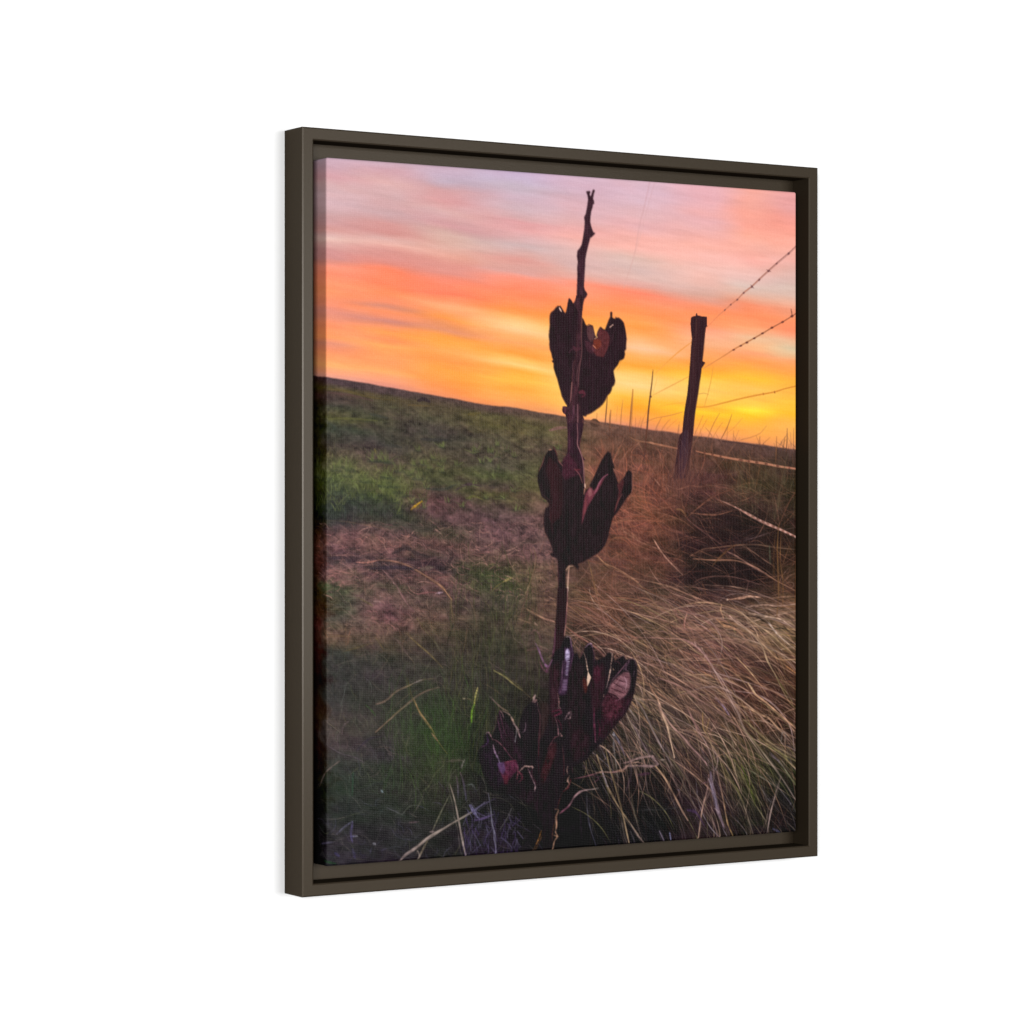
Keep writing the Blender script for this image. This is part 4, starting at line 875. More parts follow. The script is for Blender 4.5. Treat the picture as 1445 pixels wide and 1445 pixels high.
S(t14, [
 ([(175, 720), (195, 850), (205, 970), (225, 1080), (240, 1235)], 2.2, (108, 104, 120), 3.4, (128, 122, 142), .9),
 ([(0, 890), (60, 860), (150, 790)], 2.4, (104, 98, 124), 2, None, .7),
 ([(20, 815), (90, 930)], 3, (112, 106, 140), 2.6, None, .75),
 ([(60, 940), (180, 912)], 4, (84, 66, 106), 3, None, .6),
 ([(80, 880), (180, 920)], 2, (88, 82, 100), 1.6, None, .6),
 ([(375, 840), (340, 920), (270, 1020)], 2.6, (92, 88, 88), 2, None, .65),
 ([(180, 735), (300, 730)], 2, (74, 70, 60), 1.6, None, .5),
 ([(40, 660), (30, 640), (-20, 655)], 2.6, (92, 96, 92), 2, None, .55),
 ([(1010, 690), (1015, 850), (1040, 1000), (1092, 1165)], 2.2, (70, 68, 72), 2.4, (86, 84, 104), .8),
 ([(1100, 390), (1140, 520), (1200, 680), (1290, 840), (1380, 970), (1450, 1070)], 4.4, (146, 120, 92), 2.8, (146, 124, 100), .92),
 ([(1140, 520), (1190, 660)], 3.2, (144, 132, 146), 2.8, None, .7),
 ([(1165, 310), (1200, 470), (1250, 650), (1300, 840), (1340, 1020), (1372, 1142)], 3, (132, 112, 84), 3.4, (156, 128, 96), .9),
 ([(1330, 920), (1350, 1060), (1370, 1140)], 2.4, (176, 150, 122), 2.4, None, .7),
 ([(1240, 200), (1243, 330), (1260, 520), (1280, 700)], 2.4, (128, 124, 136), 2.2, (120, 104, 84), .8),
 ([(1240, 205), (1290, 300), (1340, 400)], 3, (128, 120, 136), 2.2, (96, 80, 98), .8),
 ([(1235, 215), (1250, 225)], 4.4, (160, 150, 156), 3.4, None, .8),
 ([(1290, 130), (1360, 240), (1400, 330), (1430, 440)], 2.6, (112, 90, 80), 2.4, None, .7),
 ([(1350, 40), (1390, 140), (1450, 250)], 3.2, (150, 128, 112), 2.4, None, .8),
 ([(1370, 400), (1385, 560), (1350, 700)], 2.2, (98, 76, 88), 2, None, .65),
 ([(1390, 720), (1420, 900), (1450, 960)], 2.2, (98, 88, 72), 2, None, .65),
 ([(1290, 870), (1330, 1060), (1350, 1140)], 2.2, (104, 92, 86), 2, None, .6),
 ([(1200, 330), (1240, 470), (1260, 560)], 2.2, (104, 84, 66), 2, None, .6),
 ([(1380, 1040), (1420, 1140)], 2.2, (96, 90, 92), 2, None, .6),
 ([(950, 800), (960, 1000), (970, 1100)], 1.8, (56, 46, 56), 1.6, None, .6),
 ([(1180, 830), (1190, 900)], 2, (56, 44, 56), 1.6, None, .5),
], grass=True)
S(t11, [
 ([(500, 118), (580, 160), (660, 195), (735, 220)], 2.6, (156, 122, 96), 4.2, (164, 120, 104), .85),
 ([(655, 195), (720, 215)], 4.4, (168, 124, 108), 3.4, None, .7),
 ([(430, 200), (500, 220), (590, 252)], 2.2, (128, 98, 78), 2.2, None, .7),
 ([(565, 230), (590, 258)], 3.4, (158, 126, 112), 2.6, None, .75),
 ([(455, 190), (460, 140), (480, 60), (505, 0), (520, -60)], 2.6, (112, 82, 70), 2.6, (104, 78, 68), .7),
 ([(630, 70), (700, 78), (760, 85)], 2.6, (136, 98, 82), 2.2, None, .65),
 ([(840, 270), (930, 340), (1020, 398), (1100, 450), (1175, 525)], 4.4, (146, 98, 84), 2.6, (150, 104, 96), .88),
 ([(860, 90), (1000, 150), (1120, 200), (1200, 250), (1350, 330), (1450, 375)], 3, (134, 92, 74), 3.4, (142, 98, 80), .85),
 ([(1085, -60), (1095, 10), (1130, 110), (1172, 235)], 2.6, (138, 98, 80), 2.6, (142, 98, 86), .8),
 ([(1150, 45), (1220, 80), (1270, 160), (1310, 260)], 2.8, (136, 94, 78), 2.6, None, .8),
 ([(1060, 425), (1240, 410), (1450, 360)], 2.6, (124, 86, 76), 2.2, None, .75),
 ([(1200, 250), (1300, 330), (1400, 390)], 2.2, (120, 84, 70), 2, None, .65),
 ([(1350, 10), (1440, 100)], 2.4, (120, 78, 64), 2, None, .6),
 ([(880, 260), (960, 240), (970, 260)], 1.8, (112, 74, 66), 1.6, None, .6),
 ([(560, 290), (590, 310), (620, 370)], 2.6, (124, 90, 88), 2, None, .65),
 ([(530, 330), (570, 285)], 2.4, (118, 86, 82), 2, None, .6),
 ([(500, 470), (600, 450), (680, 480)], 5, (98, 72, 68), 4, None, .45),
 ([(228, 643), (320, 690), (400, 760), (465, 808)], 3.4, (140, 130, 84), 3, (112, 98, 66), .9),
 ([(465, 808), (520, 860), (600, 920)], 2, (88, 74, 56), 1.6, None, .6),
 ([(130, 745), (200, 780), (330, 880)], 2, (84, 72, 58), 1.6, None, .6),
 ([(200, 870), (280, 950), (345, 990)], 2.6, (108, 86, 86), 2.4, (118, 98, 78), .8),
 ([(30, 60), (70, 180)], 2.2, (96, 76, 62), 2, None, .5),
 ([(1340, 1000), (1360, 960), (1445, 1060)], 3, (140, 118, 110), 3, (146, 128, 120), .8),
 ([(1385, 905), (1450, 980)], 3.6, (150, 120, 96), 3, None, .75),
 ([(1415, 850), (1450, 880)], 5, (150, 126, 102), 4, None, .7),
], grass=True)
S(t8, [
 ([(370, 1292), (300, 1330)], 4.4, (150, 134, 84), 3.6, None, .95),
 ([(300, 1330), (250, 1370), (200, 1425)], 2.2, (112, 98, 60), 1.6, None, .75),
 ([(520, 1220), (500, 1245)], 3, (128, 112, 84), 2.4, None, .7),
 ([(560, 1040), (580, 1140), (550, 1280), (510, 1380), (485, 1445)], 2.6, (108, 84, 66), 3, (122, 98, 74), .75),
 ([(520, 1360), (505, 1400)], 4, (132, 112, 88), 3.4, None, .7),
 ([(610, 1090), (640, 1010), (680, 900)], 2, (124, 84, 72), 1.6, None, .6),
 ([(1095, 1100), (1170, 1180), (1250, 1210), (1340, 1260), (1450, 1335)], 3.0, (164, 118, 88), 3, (156, 110, 88), .88),
 ([(1020, 1150), (1060, 1300), (1095, 1450)], 2.6, (130, 98, 66), 2.2, (126, 92, 62), .8),
 ([(1300, 880), (1370, 930), (1450, 965)], 2.4, (152, 104, 84), 2, None, .75),
 ([(1210, 850), (1290, 812), (1450, 812)], 2.6, (150, 98, 76), 2.2, None, .8),
 ([(1220, 895), (1340, 880), (1450, 985)], 2.2, (142, 94, 74), 2, None, .7),
 ([(1150, 1060), (1250, 960), (1400, 970)], 2.2, (136, 92, 70), 2, None, .6),
 ([(1240, 285), (1340, 320), (1440, 390)], 2.4, (140, 92, 76), 2, None, .6),
 ([(1300, 340), (1390, 200), (1440, 120)], 2.4, (126, 80, 62), 2, None, .55),
 ([(1060, 1290), (1150, 1310), (1300, 1270), (1440, 1360)], 2.0, (124, 84, 62), 2, None, .6),
 ([(880, 1420), (940, 1410)], 4, (138, 106, 82), 3, None, .6),
 ([(720, 1130), (730, 1200), (760, 1300)], 4, (120, 84, 72), 3, None, .6),
 ([(900, 1310), (950, 1380), (990, 1440)], 1.8, (104, 72, 56), 1.6, None, .55),
 ([(1180, 1440), (1200, 1340), (1260, 1290)], 1.8, (112, 78, 56), 1.6, None, .55),
 ([(0, 620), (60, 600), (130, 630)], 6, (98, 96, 50), 4, None, .5),
 ([(180, 510), (230, 525)], 9, (50, 44, 42), 7, None, .55),
 ([(380, 460), (440, 430), (560, 480)], 4, (96, 94, 62), 3, None, .45),
 ([(470, 190), (560, 190)], 3, (110, 94, 72), 2.4, None, .55),
 ([(700, 40), (760, 25), (840, 20)], 4, (132, 96, 90), 4, None, .7),
], grass=True)

# ------------------------------------------------------------------ the dried seed stalk in the picture
MST = np.zeros(A.shape)
DK, STM = (43, 27, 33), (60, 36, 45)
top_stem = [(1012, 320), (1006, 306), (1014, 296), (1022, 300), (1030, 295), (1043, 302), (1040, 316), (1036, 324), (1043, 346), (1049, 330), (1058, 300), (1062, 288), (1072, 283), (1080, 292), (1080, 303), (1074, 312), (1070, 335), (1065, 362), (1074, 385), (1075, 404), (1065, 412), (1060, 440), (1050, 470), (1044, 510), (1041, 560), (1050, 600), (1060, 628), (1070, 650), (1084, 652), (1080, 663), (1068, 675), (1056, 688), (1042, 696), (1030, 740), (1020, 780), (1008, 830), (1000, 880), (997, 950), (992, 1030), (988, 1110), (996, 1140), (1010, 1158), (1018, 1175), (1008, 1196), (992, 1215), (982, 1250), (972, 1330), (966, 1420), (968, 1600), (890, 1600), (850, 1450), (835, 1420), (838, 1330), (850, 1260), (856, 1215), (866, 1208), (880, 1225), (895, 1255), (912, 1228), (925, 1190), (928, 1100), (932, 1000), (929, 950), (935, 900), (927, 850), (932, 805), (950, 785), (968, 752), (978, 700), (990, 620), (994, 560), (988, 520), (1003, 490), (1012, 440), (1018, 400), (1022, 370), (1018, 335)]
fill(t2(top_stem), STM, 1, .28, 401, MST, blur=1)
stemA = [(560, 100), (625, 100), (608, 280), (602, 400), (610, 560), (600, 700), (585, 900), (590, 1050), (628, 1150), (620, 1200), (610, 1270), (600, 1330), (592, 1390), (610, 1460), (640, 1500), (480, 1500), (488, 1440), (490, 1300), (485, 1220), (478, 1150), (468, 1112), (450, 1100), (440, 1080), (443, 1050), (458, 1040), (480, 1045), (490, 1000), (510, 900), (520, 700), (530, 400), (545, 200)]
fill(t5(stemA), (60, 35, 42), 1, .35, 405, MST)
podL = [(540, 170), (530, 166), (522, 146), (506, 132), (500, 122), (498, 138), (488, 165), (485, 195), (475, 235), (468, 252), (456, 236), (440, 210), (426, 186), (418, 192), (405, 188), (386, 205), (370, 226), (350, 240), (338, 260), (334, 300), (336, 350), (332, 400), (328, 450), (333, 490), (331, 520), (337, 560), (348, 590), (356, 630), (364, 645), (352, 660), (367, 675), (368, 715), (384, 770), (400, 810), (412, 860), (426, 910), (440, 960), (455, 990), (474, 1025), (500, 1050), (520, 1000), (525, 840), (535, 700), (560, 600), (570, 400), (580, 250)]
fill(t5(podL), DK, 1, .22, 402, MST, blur=1)
podR = [(608, 285), (622, 302), (640, 345), (652, 360), (680, 350), (702, 356), (712, 400), (722, 442), (738, 458), (742, 450), (732, 442), (740, 410), (755, 380), (768, 365), (790, 386), (805, 390), (820, 350), (835, 310), (850, 280), (848, 246), (860, 236), (868, 246), (866, 286), (880, 296), (892, 298), (897, 278), (903, 290), (922, 290), (945, 306), (965, 332), (975, 370), (984, 420), (990, 470), (984, 530), (984, 555), (972, 575), (976, 600), (968, 635), (952, 648), (930, 655), (916, 690), (895, 715), (878, 742), (884, 780), (893, 825), (884, 860), (866, 880), (862, 905), (850, 930), (824, 955), (812, 985), (786, 1025), (760, 1050), (720, 1080), (682, 1105), (655, 1113), (640, 1130), (600, 1120), (580, 1000), (582, 800), (598, 600), (606, 400)]
fill(t5(podR), DK, 1, .22, 403, MST, blur=1)
# thin window in the split right pod, lit from behind
fill(t5([(715, 470), (745, 455), (742, 415), (768, 378), (790, 395), (812, 400), (835, 425), (846, 470), (838, 520), (820, 570), (792, 625), (735, 615), (705, 580), (690, 540)]), (92, 44, 46), .9, .25, 404, None, .3, .3, 1)
fill(t5([(705, 480), (740, 470), (770, 480), (772, 530), (740, 560), (715, 545)]), (120, 52, 34), .7, .2, 406, None, .3, .3, 2)
fill(t5([(655, 365), (700, 362), (715, 420), (718, 455), (690, 500), (662, 470), (650, 410)]), (92, 58, 60), .8, .2, 407, None, .3, .3, 1)
fill(t5([(630, 480), (690, 500), (720, 560), (700, 600), (650, 570)]), (88, 48, 58), .6, .3, 408, None, .3, .3, 2)
S(t5, [
 ([(705, 525), (728, 550)], 2, (206, 130, 100), 1.6, None, .8),
 ([(740, 455), (715, 470)], 1.6, (252, 200, 150), 1.2, None, .6),
 ([(418, 206), (425, 220), (434, 236)], 2.6, (238, 190, 170), 2.2, None, .95),
 ([(846, 372), (860, 360)], 1.8, (240, 190, 170), 1.6, None, .9), ([(864, 356), (875, 348)], 1.6, (240, 190, 170), 1.4, None, .9),
 ([(650, 358), (668, 346), (682, 350)], 1.2, (80, 46, 46), 1, None, .8),
 ([(890, 370), (870, 460), (840, 530)], 1.2, (64, 40, 46), 1, None, .7),
 ([(820, 400), (850, 470), (845, 540)], 1.2, (70, 34, 44), 1, None, .6),
 ([(608, 285), (604, 380), (604, 470), (608, 560), (600, 650), (588, 720), (582, 800), (578, 880)], 1.4, (112, 72, 72), 1.3, (128, 84, 84), .85),
 ([(524, 840), (519, 920), (512, 990), (506, 1020)], 2.2, (158, 106, 100), 1.6, (128, 80, 84), .85),
 ([(535, 660), (532, 720), (540, 780)], 1.4, (104, 66, 78), 1.2, None, .6),
 ([(600, 640), (570, 740), (565, 830)], 1.2, (110, 74, 74), 1.2, None, .7),
 ([(540, 540), (560, 560), (596, 550)], 6, (82, 44, 54), 5, None, .7),
 ([(500, 590), (520, 560), (560, 545)], 1.6, (84, 48, 60), 1.4, None, .6),
 ([(590, 925), (615, 920), (632, 935)], 6, (100, 46, 58), 5, None, .8),
 ([(610, 960), (635, 950)], 4, (84, 38, 48), 3, None, .7),
 ([(555, 880), (565, 900), (540, 960)], 5, (80, 44, 52), 3, None, .6),
 ([(670, 620), (675, 720)], 1.4, (70, 36, 44), 1.2, None, .5), ([(822, 660), (826, 760)], 1.2, (62, 36, 42), 1, None, .5),
 ([(450, 1050), (470, 1060), (465, 1095)], 4, (92, 48, 62), 3, None, .8),
 ([(480, 1050), (500, 1080), (510, 1150)], 3, (78, 42, 52), 2, None, .6),
 ([(540, 1040), (536, 1110), (528, 1160)], 4, (104, 64, 78), 3, None, .7),
 ([(572, 1030), (574, 1150), (568, 1280), (575, 1370), (600, 1440)], 1.6, (150, 104, 108), 1.6, (170, 118, 108), .85),
 ([(505, 1000), (500, 1120), (505, 1280), (500, 1440)], 3, (64, 34, 46), 3, None, .6),
 ([(556, 1180), (552, 1300), (560, 1420)], 4, (38, 22, 28), 4, None, .6),
 ([(620, 1150), (606, 1260), (590, 1370)], 1.2, (128, 74, 64), 1, None, .7),
])
for _ in range(60):
    x = R.uniform(490, 575); y = R.uniform(1040, 1440)
    S(t5, [([(x, y), (x + R.normal(0, 6), y + R.uniform(12, 40))], R.uniform(1, 2.4), (92, 56, 68) if R.rand() < .5 else (42, 24, 32), 1, None, .5)])
# second cluster
stemB = [(848, -20), (985, -20), (976, 55), (962, 108), (940, 150), (942, 182), (958, 225), (976, 285), (986, 330), (991, 400), (993, 450), (996, 510), (990, 600), (900, 640), (820, 500), (800, 312), (830, 270), (848, 222), (850, 120)]
fill(t8(stemB), (52, 31, 40), 1, .35, 411, MST, blur=1)
pod2 = [(800, 314), (785, 322), (770, 292), (756, 240), (742, 202), (725, 184), (730, 206), (710, 205), (690, 210), (668, 235), (650, 270), (636, 310), (620, 350), (603, 385), (596, 420), (593, 470), (604, 520), (615, 560), (626, 600), (648, 622), (672, 640), (690, 665), (685, 690), (660, 702), (652, 740), (645, 790), (645, 850), (655, 910), (680, 950), (700, 1000), (718, 1050), (720, 1080), (698, 1090), (706, 1108), (735, 1120), (762, 1132), (768, 1180), (765, 1260), (770, 1340), (765, 1460), (832, 1460), (834, 1300), (830, 1230), (850, 1195), (880, 1180), (905, 1190), (925, 1215), (942, 1226), (946, 1200), (936, 1180), (985, 1163), (1020, 1140), (1070, 1110), (1110, 1085), (1140, 1055), (1166, 1020), (1190, 960), (1202, 900), (1216, 850), (1232, 790), (1262, 750), (1292, 710), (1332, 650), (1362, 602), (1392, 572), (1400, 520), (1397, 460), (1400, 420), (1390, 395), (1366, 380), (1350, 396), (1335, 430), (1318, 455), (1302, 470), (1290, 492), (1278, 490), (1266, 450), (1252, 410), (1240, 388), (1247, 362), (1240, 330), (1226, 290), (1218, 240), (1190, 222), (1165, 250), (1132, 305), (1110, 350), (1088, 405), (1060, 460), (1034, 512), (1048, 530), (1030, 532), (1008, 545), (992, 580), (985, 480), (960, 420), (900, 360), (840, 300)]
fill(t8(pod2), (36, 26, 29), 1, .3, 412, MST, blur=1)
fill(t8([(690, 260), (760, 330), (800, 420), (810, 600), (800, 760), (720, 840), (690, 780), (720, 640), (690, 480), (660, 380)]), (58, 30, 34), .6, .3, 413, None, .2, .06, 3)
fill(t8([(810, 280), (860, 240), (930, 300), (960, 370), (950, 420), (880, 440), (830, 470), (800, 420)]), (70, 34, 46), .75, .4, 414, None, .3, .3, 2)
fill(t8([(1030, 532), (1055, 528), (1068, 556), (1100, 520), (1130, 470), (1170, 440), (1192, 414), (1160, 455), (1118, 535), (1062, 620), (1015, 700), (985, 790), (968, 850), (978, 700), (988, 640), (1000, 580)]), (108, 52, 62), .9, .3, 415, None, .3, .15, 1)
fill(t8([(1032, 530), (1052, 540), (1056, 590), (1030, 610), (1022, 570)]), (150, 96, 96), .7, .2, 416, None, .3, .3, 1)
fill(t8([(1268, 500), (1290, 492), (1320, 455), (1330, 480), (1310, 560), (1280, 650), (1250, 740), (1240, 740), (1270, 640), (1284, 560)]), (84, 42, 44), .75, .3, 417, None, .3, .15, 1)
S(t8, [
 ([(930, -10), (935, 80), (932, 160), (950, 210), (972, 270), (984, 340), (988, 420), (992, 490)], 1.6, (150, 102, 104), 1.6, (160, 112, 108), .85),
 ([(996, 500), (998, 528)], 3.4, (212, 172, 150), 2.6, None, .9), ([(992, 540), (988, 585)], 1.8, (190, 130, 110), 1.4, None, .8),
 ([(910, 370), (950, 420), (975, 490)], 1.6, (140, 84, 84), 1.4, None, .75),
 ([(915, 380), (955, 375)], 2.4, (112, 44, 50), 2, None, .7),
 ([(1190, 416), (1150, 445), (1120, 490), (1100, 540), (1075, 580)], 2, (146, 82, 100), 1.8, None, .85),
 ([(1090, 560), (1110, 500), (1130, 470)], 1.4, (162, 100, 110), 1.2, None, .6),
 ([(1005, 620), (1000, 700), (985, 760)], 3, (126, 62, 66), 2, None, .7),
 ([(650, 270), (632, 330), (604, 390)], 1.4, (128, 80, 74), 1.2, None, .7), ([(692, 208), (712, 206)], 2.4, (176, 128, 108), 2, None, .7),
 ([(728, 186), (748, 225), (760, 260)], 1.6, (92, 44, 48), 1.4, None, .7), ([(770, 300), (795, 330), (808, 345)], 2, (128, 80, 80), 1.6, None, .7),
 ([(1397, 420), (1398, 500), (1400, 540), (1392, 570)], 1.3, (152, 100, 88), 1.3, None, .7),
 ([(1310, 585), (1275, 650), (1255, 720)], 2.4, (112, 64, 62), 1.8, None, .7),
 ([(1112, 420), (1118, 415)], 2, (88, 76, 66), 1.6, None, .7),
 ([(1238, 370), (1246, 382)], 2.4, (160, 110, 96), 2, None, .7),
 ([(880, 250), (920, 290), (950, 360)], 8, (42, 27, 32), 6, None, .6),
 ([(862, 50), (866, 150), (860, 250)], 3, (84, 44, 58), 3, None, .5), ([(900, 0), (902, 150)], 3, (42, 24, 32), 3, None, .5),
 ([(720, 440), (700, 700), (720, 900)], 3, (62, 34, 36), 3, None, .35), ([(880, 600), (880, 800), (860, 1000)], 4, (28, 22, 24), 4, None, .4),
 ([(1180, 900), (1140, 1000), (1080, 1060)], 2.4, (52, 34, 36), 2, None, .4),
 ([(862, 1195), (856, 1260), (852, 1330), (848, 1400), (846, 1450)], 2.2, (176, 132, 116), 2.4, (206, 170, 150), .9),
 ([(838, 1225), (862, 1200), (895, 1196)], 2.4, (170, 134, 114), 1.6, None, .8),
 ([(850, 1380), (848, 1420)], 3.6, (232, 206, 186), 2.6, None, .7),
 ([(762, 1180), (772, 1280), (768, 1400)], 1.6, (88, 54, 58), 1.4, None, .6),
 ([(640, 590), (700, 640)], 2, (70, 50, 46), 1.6, None, .4),
])
for tt_, (xa, xb, ya, yb) in ((t5, (335, 980, 230, 1080)), (t8, (600, 1390, 230, 1150))):
    for _ in range(170):
        x, y = R.uniform(xa, xb), R.uniform(ya, yb)
        gx, gy = ref_to_grid(*tt_([(x, y)])[0])
        if MST[int(gy), int(gx)] < .9: continue
        f = (x - xa) / (xb - xa) - .5; l = R.uniform(30, 130)
        S(tt_, [([(x, y), (x - f * l * .25 + R.normal(0, 4), y + l * .5), (x - f * l * .7, y + l)], R.uniform(.7, 1.6), (62, 36, 42) if R.rand() < .5 else (24, 18, 20), .7, None, R.uniform(.15, .4))], husk=True)
for tt_, o in ((t5, podL[14:60]), (t5, podR[20:62]), (t8, pod2[0:34]), (t8, pod2[46:82])):
    for k in range(0, len(o) - 3, 3):
        if R.rand() < .75:
            S(tt_, [(o[k:k + 4], 1.5, (96, 58, 50), 1.2, None, R.uniform(.2, .6))], husk=True)
# stem between second and third cluster
stemC = [(766, -60), (850, -60), (846, 80), (838, 200), (826, 300), (818, 380), (800, 560), (700, 620), (712, 540), (726, 440), (742, 300), (752, 150), (760, 0)]
fill(t11(stemC), (40, 25, 29), 1, .25, 421, MST, blur=1)
S(t11, [
 ([(848, -60), (845, 70), (838, 160), (832, 240), (820, 330)], 1.4, (148, 98, 98), 1.4, (124, 82, 86), .85),
 ([(846, 60), (840, 130)], 2, (186, 132, 116), 1.6, None, .6), ([(836, 250), (822, 340)], 2, (160, 116, 104), 2, None, .7),
 ([(745, 280), (740, 400), (728, 520)], 2.6, (96, 56, 74), 2.4, (104, 62, 78), .6),
])
# third cluster: one dark mass with frayed husks
c3 = [(818, 360), (832, 348), (852, 344), (872, 362), (884, 400), (892, 440), (906, 496), (930, 486), (950, 545), (984, 482), (998, 432), (1028, 402), (1056, 412), (1070, 480), (1086, 552), (1130, 538), (1168, 518), (1188, 486), (1228, 484), (1250, 556), (1300, 520), (1326, 510), (1344, 545), (1370, 540), (1402, 534), (1428, 552), (1442, 600), (1440, 655), (1430, 740), (1412, 840), (1382, 930), (1340, 1010), (1290, 1062), (1240, 1122), (1182, 1200), (1150, 1242), (1100, 1292), (1052, 1342), (1005, 1400), (945, 1428), (872, 1480), (842, 1560), (818, 1640), (800, 1680), (772, 1750), (748, 1840), (742, 1900), (735, 1960), (722, 2060), (702, 2162), (640, 2172), (632, 2000), (622, 1940), (600, 1860), (560, 1760), (500, 1722), (400, 1702), (300, 1682), (222, 1652), (176, 1602), (150, 1560), (120, 1482), (100, 1400), (88, 1340), (96, 1310), (115, 1290), (140, 1250), (152, 1180), (170, 1164), (202, 1200), (226, 1150), (242, 1080), (256, 1020), (262, 985), (274, 974), (292, 985), (332, 1012), (372, 1052), (402, 1120), (425, 1180), (436, 1150), (442, 1090), (456, 1020), (482, 960), (522, 920), (555, 880), (570, 838), (586, 880), (600, 930), (640, 1010), (660, 960), (690, 900), (692, 780), (690, 660), (706, 610), (716, 545), (740, 480), (790, 440)]
fill(t11(c3), (31, 25, 29), 1, .25, 431, MST, blur=1)
# rounded flanks of the husks catching a little dusk light
for pts, c in (([(1180, 900), (1330, 880), (1400, 820), (1420, 700), (1400, 860), (1340, 1000), (1240, 1110), (1150, 1220), (1110, 1180), (1140, 1040)], (50, 27, 36)),
               ([(860, 600), (980, 560), (1000, 800), (980, 1100), (900, 1260), (850, 1100), (850, 800)], (36, 26, 30)),
               ([(1040, 720), (1150, 560), (1180, 700), (1120, 960), (1060, 1000)], (48, 27, 34)),
               ([(700, 620), (770, 560), (790, 760), (760, 960), (740, 1140), (700, 1000)], (48, 28, 34)),
               ([(120, 1310), (200, 1230), (250, 1420), (330, 1600), (260, 1640), (150, 1520)], (36, 27, 36)),
               ([(262, 1010), (330, 1080), (420, 1250), (470, 1400), (380, 1380), (290, 1240)], (42, 28, 36)),
               ([(860, 1180), (960, 1120), (1040, 1200), (1010, 1340), (900, 1420)], (42, 27, 32)),
               ([(420, 1700), (540, 1640), (600, 1760), (600, 1850)], (36, 27, 32))):
    fill(t11(pts), c, .8, .5, 451, None, .35, .12, 10)
for _ in range(240):                # ribs and fibres along the husks
    x, y = R.uniform(110, 1400), R.uniform(520, 1700)
    gx, gy = ref_to_grid(*t11([(x, y)])[0])
    if MST[int(gy), int(gx)] < .9: continue
    lean = np.interp(x, [100, 500, 800, 1100, 1400], [-.55, -.25, 0, .25, .5]); l = R.uniform(25, 110)
    S(t11, [([(x, y), (x - lean * l * .4 + R.normal(0, 5), y + l * .5), (x - lean * l, y + l)], R.uniform(.7, 1.7), (66, 38, 48) if R.rand() < .5 else ((20, 17, 19) if R.rand() < .6 else (92, 62, 72)), .7, None, R.uniform(.2, .5))], husk=True)
# the dark soil at the foot merges with the mass
fill(t11([(820, 440), (862, 450), (880, 415), (898, 500), (880, 560), (862, 640), (852, 720), (842, 835), (792, 852), (768, 830), (788, 720), (808, 600), (822, 520)]), (60, 40, 60), .85, .5, 432, None, .4, .3, 2)
fill(t11([(832, 470), (850, 448), (868, 480), (866, 540), (838, 560), (826, 530)]), (176, 160, 196), .85, .5, 433, None, .4, .6, 1)
S(t11, [([(842 - k * 1.2, 566 + k * 12.5), (864 - k * 1.6, 562 + k * 12.5)], 1.3, (168, 148, 186) if k % 3 else (206, 196, 222), 1, None, .75) for k in range(10)])
S(t11, [([(812 - k * .8, 718 + k * 9), (846 - k * .8, 716 + k * 9)], 1.1, (140, 112, 144), 1, None, .75) for k in range(11)])
S(t11, [
 ([(836, 490), (850, 470)], 4, (226, 218, 238), 3, None, .7), ([(840, 525), (856, 510)], 2.4, (214, 204, 228), 2, None, .7),
 ([(815, 680), (845, 686)], 3, (30, 24, 32), 3, None, .7),
 ([(808, 560), (800, 680), (796, 790), (770, 850)], 1.4, (128, 92, 120), 1.6, (120, 80, 100), .7),
 ([(834, 350), (856, 346), (874, 370), (882, 420), (898, 480)], 1.6, (150, 120, 124), 1.4, (120, 84, 116), .8), ([(840, 352), (860, 350)], 2.6, (190, 168, 160), 2, None, .6),
 ([(898, 490), (885, 560), (868, 640)], 2, (110, 70, 100), 1.6, None, .6),
 ([(935, 490), (958, 410), (966, 402)], 2.6, (92, 64, 66), 3, (150, 122, 96), .65), ([(955, 530), (975, 470)], 2.4, (80, 46, 60), 2, None, .7),
 ([(1000, 440), (1030, 408), (1054, 420), (1060, 440)], 2.2, (148, 112, 132), 2, None, .85), ([(1036, 402), (1052, 410)], 2, (190, 160, 160), 1.6, None, .6), ([(1045, 430), (1060, 440)], 3.4, (128, 92, 124), 2.6, None, .7),
 ([(1060, 440), (1074, 520), (1072, 600)], 1.6, (104, 66, 86), 1.4, None, .7),
 ([(986, 478), (1004, 540), (1016, 610), (1024, 660)], 1.6, (186, 150, 134), 2, (216, 180, 156), .9),
], husk=True)
fill(t11([(1022, 650), (1034, 668), (1048, 696), (1032, 740), (1014, 778), (1012, 720)]), (232, 196, 172), .95, .1, 434, None, .3, .3, 0)
fill(t11([(990, 690), (1014, 740), (1016, 800), (1000, 836), (984, 790), (974, 720)]), (84, 38, 32), .75, .4, 435, None, .3, .3, 3)
fill(t11([(1070, 610), (1110, 590), (1130, 640), (1122, 730), (1092, 745), (1070, 700)]), (66, 30, 42), .8, .5, 436, None, .4, .2, 4)
fill(t11([(1322, 655), (1370, 650), (1386, 700), (1376, 790), (1342, 850), (1292, 890), (1235, 856), (1192, 822), (1212, 760), (1262, 700)]), (120, 80, 86), .92, .35, 437, None, .2, .35, 3)
fill(t11([(1310, 690), (1360, 700), (1368, 770), (1320, 800), (1280, 760)]), (156, 112, 122), .6, .4, 438, None, .25, .4, 5)
fill(t11([(1190, 825), (1290, 890), (1330, 870), (1310, 960), (1250, 1050), (1190, 1060), (1140, 1010), (1140, 920), (1165, 860)]), (66, 34, 42), .8, .8, 439, None, .35, .35, 7)
